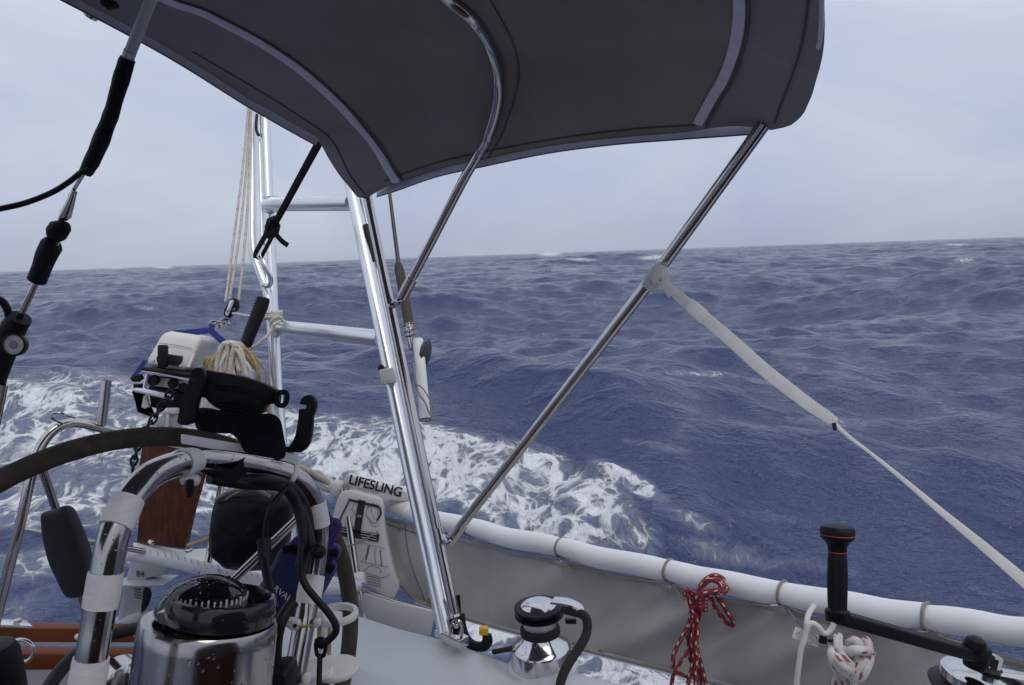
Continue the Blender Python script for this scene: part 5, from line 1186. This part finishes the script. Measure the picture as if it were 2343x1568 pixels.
add('tied_turn', sweep([wr_c - sax*.026, wr_c - sax*.014, wr_c + sax*.012, wr_c + sax*.026], [.0135, .0165, .0160, .0135], 16, 3, rough=.04), M['white_web'], wsb)
add('tied_turn', sweep([P(1494, 645, 1.462), P(1512, 632, 1.458), P(1524, 648, 1.462), P(1538, 676, 1.467)], [.008, .012, .010, .009], 10, 5, hint=CF, thick=.002), M['white_web'], wsb)
add('stitched_end', sweep(PP([(1574, 694, 1.458), (1594, 712, 1.456), (1614, 729, 1.454)]), [.0118, .0140, .0122], 10, 3, hint=CF, thick=.0018), M['white_web'], wsb)
add('strap_tip', sweep(PP([(1908, 968, 1.415), (1911, 985, 1.412)]), .0035, 8, 1, hint=CF, thick=.002), M['black'], wsb)

# ------------------------------------------------------------------ steering wheel
wh_c = Vector((-.624, 1.155, CAMZ - .68)); WR = .40
t0 = P(330, 1008, 1.215)
wt = P(250, 1010, 1.17); wh_c = Vector((wt.x, wt.y, wt.z - WR))
sw = thing('steering_wheel', 'steering wheel with worn olive leather rim and steel spokes', 'steering wheel', wh_c)
rim = [wh_c + INB*(WR*math.sin(a)) + UP*(WR*math.cos(a)) for a in np.linspace(0, 2*math.pi, 49)[:-1]]
add('rim', sweep(rim, .0150, 16, 2, closed=True, rough=.02), M['leather'], sw)
hub = wh_c - FWD*.03
add('hub', lathe(hub - FWD*.03, FWD, [(.03, 0), (.045, .005), (.045, .045), (.03, .055)], 28), M['steel'], sw)
for ai in (-57, 123, 180):
    a = math.radians(ai); e_ = wh_c + INB*(WR*math.sin(a)) + UP*(WR*math.cos(a))
    add('spoke', sweep([hub, hub.lerp(e_, .5) - FWD*.006, e_], .0075, 12, 3), M['wet_steel'], sw)
# grey elongated cover and its tube below the rim
gc = thing('grey_lever_cover', 'slate grey elongated plastic cover on a slim steel tube under wheel rim', 'cover', P(190, 1420, 1.4))
add('tube', sweep(on_line(1.30, 1.42, [(95, 1068), (128, 1165), (200, 1425)]), .0068, 12, 1), M['steel'], gc)
add('cover', pillow([(99, 1178), (106, 1170), (128, 1164), (150, 1157), (163, 1166), (176, 1195), (190, 1228), (205, 1275), (216, 1325), (214, 1346), (198, 1362), (166, 1368), (152, 1358), (134, 1320), (118, 1285), (104, 1228)], lambda u, v: 1.325 + (v - 1260)*.00045, .018, .02, 3, 10, 0, .22), M['grey_cover'], gc)
add('lower_tube', sweep(on_line(1.42, 1.47, [(186, 1372), (204, 1432)]), .007, 10, 1), M['teak'], gc)

# ------------------------------------------------------------------ pedestal guard
pg = thing('pedestal_guard', 'thick polished steel pedestal guard hoop wet with spray', 'guard', P(200, 1600, .80))
gp = [(176, 1720, .79), (205, 1530, .79), (224, 1420, .795), (243, 1310, .80), (262, 1220, .81), (292, 1150, .83), (340, 1092, .87), (400, 1064, .93), (455, 1056, .99), (520, 1058, 1.04), (590, 1068, 1.09), (645, 1080, 1.12), (688, 1104, 1.14), (715, 1145, 1.155), (727, 1200, 1.16), (722, 1280, 1.155), (708, 1360, 1.14), (690, 1460, 1.115), (672, 1568, 1.09), (650, 1720, 1.06)]
gcur = crom(PP(gp), 8)
add('hoop', sweep(gcur, .0155, 24, 1), M['wet_steel'], pg)
def band(u, v, half, r=.0168, mat='tape', name='tape_band', rough=.012, leg='L'):
    best = min(range(len(gcur)), key=lambda i: (lambda q: (CX + q.dot(CR)/q.dot(CF)*FPX - u)**2 + (CY - q.dot(CU)/q.dot(CF)*FPX - v)**2)(gcur[i] - CO))
    c = gcur[best]; ax = (gcur[min(best+1, len(gcur)-1)] - gcur[max(best-1, 0)]).normalized()
    return add(name, sweep([c - ax*half, c - ax*half*.4, c + ax*half*.4, c + ax*half], [r*.97, r, r, r*.97], 24, 2, rough=rough), M[mat], pg)
band(428, 1062, .017, .0175); band(281, 1176, .0165, .0172); band(240, 1352, .0175, .0172); band(203, 1550, .020, .0175)
band(701, 1352, .020, .0178); band(722, 1180, .018, .0172); band(662, 1088, .0035, .0172, 'white_web', 'tie_band')
hk = add('white_hook', plate([(409, 1098), (416, 1090), (448, 1090), (454, 1100), (448, 1114), (436, 1112), (434, 1102), (424, 1102), (420, 1112), (412, 1110)], .945, .012, .003), M['white'], pg)
add('latch', plate([(424, 1098), (440, 1098), (440, 1112), (436, 1140), (427, 1140), (423, 1112)], .94, .010, .003), M['black'], hk)

# ------------------------------------------------------------------ white board and black cradle on the guard
wbd = tag(add('instrument_board', hexa([P(414, 993, 1.12), P(684, 1039, 1.20), P(682, 1063, 1.20), P(414, 1015, 1.12), P(416, 993, 1.21), P(680, 1038, 1.29), P(679, 1060, 1.29), P(416, 1013, 1.21)], .0015, 2), M['board'], None, loc=P(548, 1040, 1.2)), 'thin white board fixed across the top of the pedestal guard', 'board')
def z3b(x_, y_): return (476 + .1479*x_, 842 + .1479*y_)
cr = thing('black_cradle', 'black plastic cradle with hooked arm and drooping webbing above the compass', 'cradle', P(540, 1040, 1.2))
add('upright_arm', plate([z4(*q) for q in ((590, 690), (606, 645), (648, 625), (690, 640), (704, 690), (700, 745), (668, 850), (640, 950), (622, 1070), (560, 1110), (490, 1100), (480, 1060), (505, 950), (560, 780))], 1.155, .014, .004, 3), M['black'], cr)
add('arm_slot', plate([z4(*q) for q in ((586, 712), (640, 712), (636, 745), (592, 745))], 1.1545, .003, 0), M['ink'], cr, smooth=False)
for q in ((650, 665), (612, 790), (570, 885), (560, 940)): add('rivet', lathe(P(*z4(*q), 1.1548), -CF, [(.0018, 0), (.0012, .0008)], 8), M['ink'], cr)
def dpl(u, v): return 1.19 + (u - 460)*.00022
bpz = add('back_plate', plate([z4(*q) for q in ((690, 655), (780, 660), (900, 678), (1030, 705), (1150, 742), (1260, 790), (1335, 832), (1330, 850), (1325, 925), (1290, 930), (1235, 940), (1205, 985), (1190, 1012), (1000, 1012), (850, 985), (760, 930), (715, 880), (660, 850))], dpl, .018, .005, 2), M['black'], cr)
add('end_loop', sweep([P(*z4(*q), 1.222) for q in ((1320, 845), (1370, 832), (1400, 842), (1398, 905), (1375, 942), (1335, 938), (1318, 915))], .0042, 10, 4, closed=True), M['black'], cr)
for yy in (770, 800, 905, 935, 965):
    x0 = 800 if yy < 850 else 830; add('rib', sweep([P(*z4(x0, yy), dpl(480, 0) - .001), P(*z4(x0 + 180, yy + 22), dpl(540, 0) - .001), P(*z4(x0 + 330, yy + 62), dpl(590, 0) - .001)], .0016, 6, 3), M['black'], bpz)
add('webbing_pouch', pillow([z4(*q) for q in ((620, 990), (700, 960), (840, 985), (1000, 1010), (1180, 1012), (1280, 1015), (1335, 1060), (1362, 1140), (1380, 1250), (1398, 1310), (1375, 1385), (1280, 1405), (1160, 1400), (1090, 1360), (1030, 1260), (960, 1180), (870, 1150), (760, 1165), (670, 1150), (630, 1090))], lambda u, v: 1.185 - max(0, v - 985)*.0011, .022, .03, 4, 8, .003), M['black_soft'], cr)
add('webbing_fold', sweep([P(*z4(*q), 1.165) for q in ((640, 1090), (700, 1150), (790, 1165), (880, 1125), (940, 1100), (985, 1170), (1040, 1260), (1120, 1370))], .0016, 6, 5), M['black'], cr)
add('under_strap', plate([(560, 1046), (602, 1050), (585, 1066), (562, 1082), (540, 1100), (523, 1109), (500, 1105), (481, 1090), (456, 1078), (508, 1078), (539, 1068)], lambda u, v: .955 + max(0, u - 500)*.0016, .012, .004, 2), M['black_soft'], cr)
hk_o = [z3b(*q) for q in ((1408, 565), (1425, 490), (1480, 435), (1555, 416), (1625, 450), (1662, 520), (1665, 600), (1640, 690), (1612, 760), (1605, 900), (1588, 1060), (1560, 1180), (1500, 1270), (1420, 1318), (1330, 1312), (1215, 1285), (1222, 1240), (1290, 1160), (1340, 1060), (1375, 880), (1395, 720), (1394, 638), (1515, 636), (1520, 575))]
add('hook_arm', plate(hk_o, 1.20, .016, .004), M['black'], cr)
add('hook_foot', sweep([P(*z3b(*q), 1.195) for q in ((1215, 1268), (1320, 1262), (1420, 1255))], .005, 10, 3), M['black'], cr)

# ------------------------------------------------------------------ compass binnacle
cb = thing('compass', 'dome compass in a polished steel binnacle beaded with spray', 'compass', P(465, 1640, .95))
cd_ = .95
cax = (UP + CR*.13 + CF*.17).normalized()
ctop = P(480, 1418, cd_)
add('housing', lathe(ctop - cax*.45, cax, [(.084, 0), (.083, .28), (.0800, .43), (.0790, .446), (.0765, .450), (.050, .4505)], 64), M['housing'], cb)
bz_c = ctop + CR*.013 + cax*.001
bz = add('bezel', lathe(bz_c, cax, [(.0625, .0), (.0625, .004), (.0635, .010), (.0620, .024), (.0600, .028), (.056, .029), (.054, .024), (.050, .010)], 56, closed_top=False), M['black_gloss'], cb)
add('inner_bowl', lathe(bz_c + cax*.004, cax, [(.050, .006), (.045, .002), (.02, .001), (.001, .001)], 40), M['black'], cb)
cardc = bz_c + cax*.030 - CR*.016
card = add('compass_card', lathe(cardc, cax, [(.036, -.024), (.042, -.006), (.043, .002), (.040, .004), (.018, .006), (.002, .0065)], 48), M['black'], cb)
e1 = cax.cross(CF).normalized(); e2 = cax.cross(e1)
for i in range(40):
    a = 2*math.pi*i/40; rv = e1*math.cos(a) + e2*math.sin(a); tv = cax.cross(rv); L_ = .0045 if i % 3 == 0 else .0028
    add('tick', obox(cardc + rv*.0432 - cax*.001, rv*.0008, tv*.0010, cax*L_, 0), M['white_ink'], card, smooth=False)
dc = bz_c + cax*.000 - CR*.020
add('lubber_pin', sweep([dc + cax*.012 - CR*.040 - CF*.022, dc + cax*.034 - CR*.038 - CF*.018], .0008, 6, 1), M['white_ink'], cb)
dome_prof = [(.058*math.cos(a), .058*math.sin(a)*.86) for a in np.linspace(.1, math.pi/2 - .01, 16)]
add('dome', lathe(dc, cax, dome_prof, 48, closed_bottom=False), M['dome'], cb)
hv_, hf_ = [], []
na, nb_ = 26, 7                           # hood: a black shell over the far half of the dome
for i in range(na):
    a = math.pi * (i/(na-1)) * 1.0
    for j in range(nb_):
        b = math.radians(38 + 52*j/(nb_-1)) if False else math.radians(30 + 50*(j/(nb_-1)))
        # arc plane tilts away from the viewer
        rvec = (CR - cax*CR.dot(cax)).normalized(); fvec = cax.cross(rvec); fvec = fvec if fvec.dot(CF) > 0 else -fvec
        d_ = rvec*math.cos(a) + (cax*math.cos(b) + fvec*math.sin(b))*math.sin(a)
        hv_.append(dc + (d_ - cax*(d_.dot(cax)*.13))*.0612)
for i in range(na-1):
    for j in range(nb_-1): hf_.append((i*nb_+j, i*nb_+j+1, (i+1)*nb_+j+1, (i+1)*nb_+j))
inner = [dc + (v - dc)*.95 for v in hv_]; nv = len(hv_)
hood_f = hf_ + [tuple(k_ + nv for k_ in reversed(f)) for f in hf_] + [(i*nb_, (i+1)*nb_, nv+(i+1)*nb_, nv+i*nb_) for i in range(na-1)] + [((i+1)*nb_+nb_-1, i*nb_+nb_-1, nv+i*nb_+nb_-1, nv+(i+1)*nb_+nb_-1) for i in range(na-1)]
add('hood', (hv_ + inner, hood_f), M['black_gloss'], cb)
add('pedestal', lathe(ctop - cax*1.25, cax, [(.12, 0), (.07, .04), (.06, .3), (.065, .80)], 32), M['white'], cb)

# ------------------------------------------------------------------ cables, lamp stick, pouch, drink holder
cbl = thing('cable_bundle', 'black cables looped along the right leg of the pedestal guard', 'cable', P(730, 1560, 1.1))
for pts, r_ in (([(480, 1092, 1.01), (540, 1100, 1.04), (600, 1098, 1.06), (650, 1108, 1.10), (680, 1130, 1.12), (698, 1165, 1.13), (706, 1215, 1.13), (700, 1280, 1.12), (692, 1310, 1.11)], .0085),
                ([(500, 1098, 1.02), (570, 1108, 1.05), (640, 1112, 1.09), (672, 1140, 1.11), (690, 1190, 1.11), (696, 1240, 1.10), (688, 1300, 1.10)], .008),
                ([(690, 1160, 1.12), (702, 1200, 1.11), (712, 1240, 1.10), (722, 1262, 1.10), (735, 1268, 1.10)], .006),
                ([(695, 1230, 1.10), (690, 1280, 1.09), (691, 1318, 1.085), (703, 1345, 1.08), (725, 1372, 1.08), (748, 1398, 1.08), (766, 1425, 1.08), (768, 1445, 1.08), (757, 1460, 1.08), (742, 1472, 1.08)], .0052),
                ([(672, 1378, 1.07), (655, 1400, 1.06), (640, 1430, 1.05), (632, 1470, 1.05), (630, 1520, 1.05), (634, 1620, 1.05)], .0085),
                ([(660, 1112, 1.08), (636, 1138, 1.06), (618, 1165, 1.05), (609, 1200, 1.05), (606, 1240, 1.05)], .0035)):
    add('cable', sweep(PP(pts), r_, 12, 5), M['rubber'], cbl)
add('cable_tie', sphere(P(728, 1262, 1.09), .011), M['black'], cbl)
bkx = add('slide_buckle', sweep(PP([(724, 1465, 1.075), (744, 1466, 1.075), (741, 1500, 1.075), (726, 1499, 1.075)]), .0028, 8, 3, closed=True), M['black'], cbl)
add('buckle_body', plate([(723, 1464), (745, 1466), (742, 1482), (735, 1490), (727, 1484)], 1.072, .008, .002), M['black'], bkx)
add('cable', sweep(PP([(732, 1496, 1.075), (731, 1530, 1.07), (729, 1620, 1.06)]), .0038, 10, 3), M['rubber'], cbl)
add('connector_box', pillow([(618, 1525), (640, 1510), (668, 1512), (676, 1535), (672, 1600), (620, 1610)], 1.06, .03, .03, 4), M['black'], cbl)
lp = thing('stick_lamp', 'black stick with a thicker cylinder above the compass bezel', 'lamp', P(626, 1392, 1.02))
add('stick', sweep(on_line(1.03, .98, [(604, 1282), (627, 1395)]), .0058, 12, 1), M['black'], lp)
add('cylinder', lathe(P(607, 1292, 1.03), P(604, 1236, 1.05) - P(607, 1292, 1.03), [(.0075, 0), (.0085, .002), (.0092, .030), (.0095, .031), (.0095, .034), (.006, .035)], 20), M['black'], lp)
def z5b(x_, y_): return (561 + .2219*x_, 1220 + .2219*y_)
bp_ = thing('blue_pouch', 'navy blue pouch with purple clip tied behind the guard leg', 'pouch', P(650, 1400, 1.3))
add('pouch_body', pillow([(648, 1250), (672, 1247), (700, 1260), (764, 1298), (756, 1330), (736, 1366), (714, 1398), (690, 1418), (632, 1406), (584, 1366), (598, 1338), (612, 1313), (630, 1283)], 1.28, .05, .06, 4, 8, 0, .3), M['blue'], bp_)
add('rim_band', sweep([P(u, v, 1.25) for u, v in ((648, 1258), (672, 1256), (700, 1268), (735, 1290), (762, 1306))], .006, 8, 4, hint=CF, thick=.003), M['black_soft'], bp_)
text_part('pouch_letters', 'RVAL', P(624, 1350, 1.222), CR*.80 - CU*.60, CU*.80 + CR*.60, .0135, M['white_ink'], bp_)
add('purple_strap', sweep([P(u, v, 1.26) for u, v in ((672, 1254), (684, 1240), (696, 1236), (700, 1250))], .010, 8, 4, hint=CF, thick=.002), M['purple'], bp_)
add('purple_loop', sweep([P(u, v, 1.27) for u, v in ((748, 1268), (745, 1235), (748, 1205), (758, 1194), (771, 1197), (773, 1208), (762, 1228), (752, 1250), (751, 1268))], .0068, 8, 5), M['purple'], bp_)
pb = add('purple_buckle', plate([(742, 1252), (756, 1246), (774, 1252), (779, 1262), (772, 1284), (748, 1282), (738, 1270)], 1.265, .018, .004), M['purple'], bp_)
add('buckle_insert', plate([(752, 1258), (774, 1258), (772, 1276), (752, 1274)], 1.262, .006, .002), M['black'], pb)
add('purple_strap', sweep([P(u, v, 1.27) for u, v in ((744, 1280), (752, 1296), (762, 1304))], .010, 8, 3, hint=CF, thick=.003), M['purple'], bp_)
dh_ = thing('drink_holder', 'white two tier plastic drink holder clamped to the guard leg', 'drink holder', P(765, 1535, 1.2))
hc = P(770, 1405, 1.22); wx = UP
def ringv(c, r0, r1, h): return lathe(c, wx, [(r0, 0), (r1, 0), (r1 + .001, .002), (r1 + .001, h - .002), (r1, h), (r0, h), (r0, 0)], 44, False, False)
add('holder_ring', ringv(hc - UP*.006, .026, .0325, .010), M['white'], dh_)
add('ring_bracket', obox(P(715, 1405, 1.19), CR*.02, CU*.008, CF*.01, .003), M['white'], dh_)
cj = add('clamp_jaw', plate([(648, 1418), (684, 1422), (686, 1436), (680, 1446), (664, 1444), (646, 1432)], 1.10, .018, .004), M['white'], dh_)
add('jaw_hole', lathe(P(675, 1432, 1.0985), -CF, [(.003, 0), (.003, .0006)], 12), M['ink'], cj)
add('clamp_jaw', plate([(715, 1420), (730, 1420), (731, 1432), (726, 1440), (714, 1438)], 1.11, .015, .003), M['white'], dh_)
add('clamp_screw', sweep(PP([(684, 1433, 1.10), (716, 1431, 1.11)]), .0018, 8, 1), M['tan'], dh_)
add('tray', lathe(P(768, 1520, 1.20) - UP*.012, wx, [(.034, 0), (.0355, .002), (.0355, .008), (.034, .010), (.001, .0105)], 44), M['white'], dh_)
add('tray', lathe(P(716, 1526, 1.18) - UP*.012, wx, [(.027, 0), (.028, .002), (.028, .008), (.027, .010), (.001, .0105)], 36), M['white'], dh_)
for (u, v0, v1, d_) in ((731, 1430, 1465, 1.21), (754, 1432, 1498, 1.24), (742, 1545, 1640, 1.2)):
    add('support_rod', sweep([P(u, v0, d_), P(u - 1, v1, d_)], .0032 if v0 < 1500 else .008, 10, 1), M['tan'] if v0 < 1500 else M['leather'], dh_)
add('support_post', sweep([P(740, 1420, 1.235), P(738, 1512, 1.235)], .006, 10, 1), M['white'], dh_)
add('lower_clamp', plate([(688, 1548), (705, 1544), (707, 1570), (690, 1574)], 1.07, .015, .004), M['white'], dh_)

# ------------------------------------------------------------------ things at the lower left corner
bc = thing('black_winch_cover', 'rounded black cover at the lower left corner', 'cover', P(20, 1568, 1.25))
add('cover_shell', lathe(P(6, 1660, 1.25), UP*.98 - CR*.05, [(.030, 0), (.041, .02), (.042, .085), (.040, .120), (.034, .132), (.015, .136), (.001, .137)], 36), M['black'], bc)
sring = tag(add('steel_ring', sweep([P(48, 1490, 1.6) + CR*(.026*math.cos(a)) + CU*(.023*math.sin(a)) for a in np.linspace(0, 2*math.pi, 17)[:-1]], .0042, 10, 2, closed=True), M['steel'], None, loc=P(48, 1500, 1.6)), 'steel ring standing behind the black cover at lower left', 'ring')
hs = tag(add('black_hose', sweep(PP([(95, 1600, 1.40), (130, 1545, 1.45), (172, 1500, 1.50), (220, 1467, 1.56), (270, 1448, 1.60), (330, 1437, 1.66), (400, 1440, 1.72)]), .0125, 14, 5), M['rubber'], None, loc=P(250, 1460, 1.55)), 'black hose arching over the teak rails behind the guard', 'hose')
wcl = thing('deck_cleat', 'small white fairlead on the teak rail beside the guard', 'cleat', P(184, 1462, 2.1))
add('fairlead', pillow([(172, 1454), (180, 1450), (198, 1452), (200, 1462), (186, 1466), (175, 1462)], 2.12, .012, .012, 3), M['white'], wcl)

# ------------------------------------------------------------------ spray beads on compass housing and guard
def droplet_material():
    m = bpy.data.materials.new('water_drop'); m.use_nodes = True; b = m.node_tree.nodes['Principled BSDF']
    b.inputs['Base Color'].default_value = (0.95, 0.97, 1, 1); b.inputs['Roughness'].default_value = 0.03
    b.inputs['IOR'].default_value = 1.33; b.inputs['Transmission Weight'].default_value = 1.0
    n_ = m.node_tree.nodes.new('ShaderNodeTexNoise'); n_.inputs['Scale'].default_value = 90
    r_ = m.node_tree.nodes.new('ShaderNodeMapRange'); r_.inputs['To Min'].default_value = 0.0; r_.inputs['To Max'].default_value = 0.08
    m.node_tree.links.new(n_.outputs[0], r_.inputs[0]); m.node_tree.links.new(r_.outputs[0], b.inputs['Roughness'])
    return m
M['drop'] = droplet_material()
def drop_at(c, nrm, r):
    nrm = nrm.normalized(); e1 = nrm.orthogonal().normalized(); e2 = nrm.cross(e1)
    V_, F_ = [], []
    for k_, (a, h) in enumerate(((1.0, -.05), (.85, .35), (.5, .6))):
        for j in range(7):
            t_ = 2*math.pi*j/7; V_.append(c + e1*(r*a*math.cos(t_)) + e2*(r*a*math.sin(t_)) + nrm*(r*h))
    V_.append(c + nrm*(r*.68))
    for k_ in range(2):
        for j in range(7): F_.append((k_*7+j, k_*7+(j+1) % 7, (k_+1)*7+(j+1) % 7, (k_+1)*7+j))
    for j in range(7): F_.append((14+j, 14+(j+1) % 7, 21))
    return V_, F_
rg = random.Random(3)
vis = lambda p, n_: (CO - p).dot(n_) > 0
DV = ([], [])
def put(lst, vf):
    b_ = len(lst[0]); lst[0].extend(vf[0]); lst[1].extend(tuple(i + b_ for i in f) for f in vf[1])
e1 = cax.orthogonal().normalized(); e2 = cax.cross(e1); cnt = 0
while cnt < 170:
    a = rg.uniform(0, 2*math.pi); hh = rg.uniform(-.16, -.006); rv = e1*math.cos(a) + e2*math.sin(a); p = ctop + cax*hh + rv*.0805
    if vis(p, rv): put(DV, drop_at(p, rv, .0007 + .0014*rg.random()**2)); cnt += 1
cnt = 0
while cnt < 110:
    a = rg.uniform(0, 2*math.pi); b_ = rg.uniform(.1, 1.4); rv = (e1*math.cos(a) + e2*math.sin(a))*math.cos(b_) + cax*math.sin(b_); p = dc + rv*.0582
    if vis(p, rv): put(DV, drop_at(p, rv, .0006 + .0012*rg.random()**2)); cnt += 1
o = add('water_droplets', DV, M['drop'], cb); o['kind'] = 'stuff'
DG = ([], []); cnt = 0
while cnt < 190:
    i = rg.randrange(4, len(gcur) - 4); c = gcur[i].lerp(gcur[i+1], rg.random()); ax = (gcur[i+1] - gcur[i-1]).normalized(); x1 = ax.orthogonal().normalized(); x2 = ax.cross(x1)
    a = rg.uniform(0, 2*math.pi); rv = x1*math.cos(a) + x2*math.sin(a); p = c + rv*.0154
    if vis(p, rv): put(DG, drop_at(p, rv, .0006 + .0011*rg.random()**2)); cnt += 1
o = add('water_droplets', DG, M['drop'], pg); o['kind'] = 'stuff'
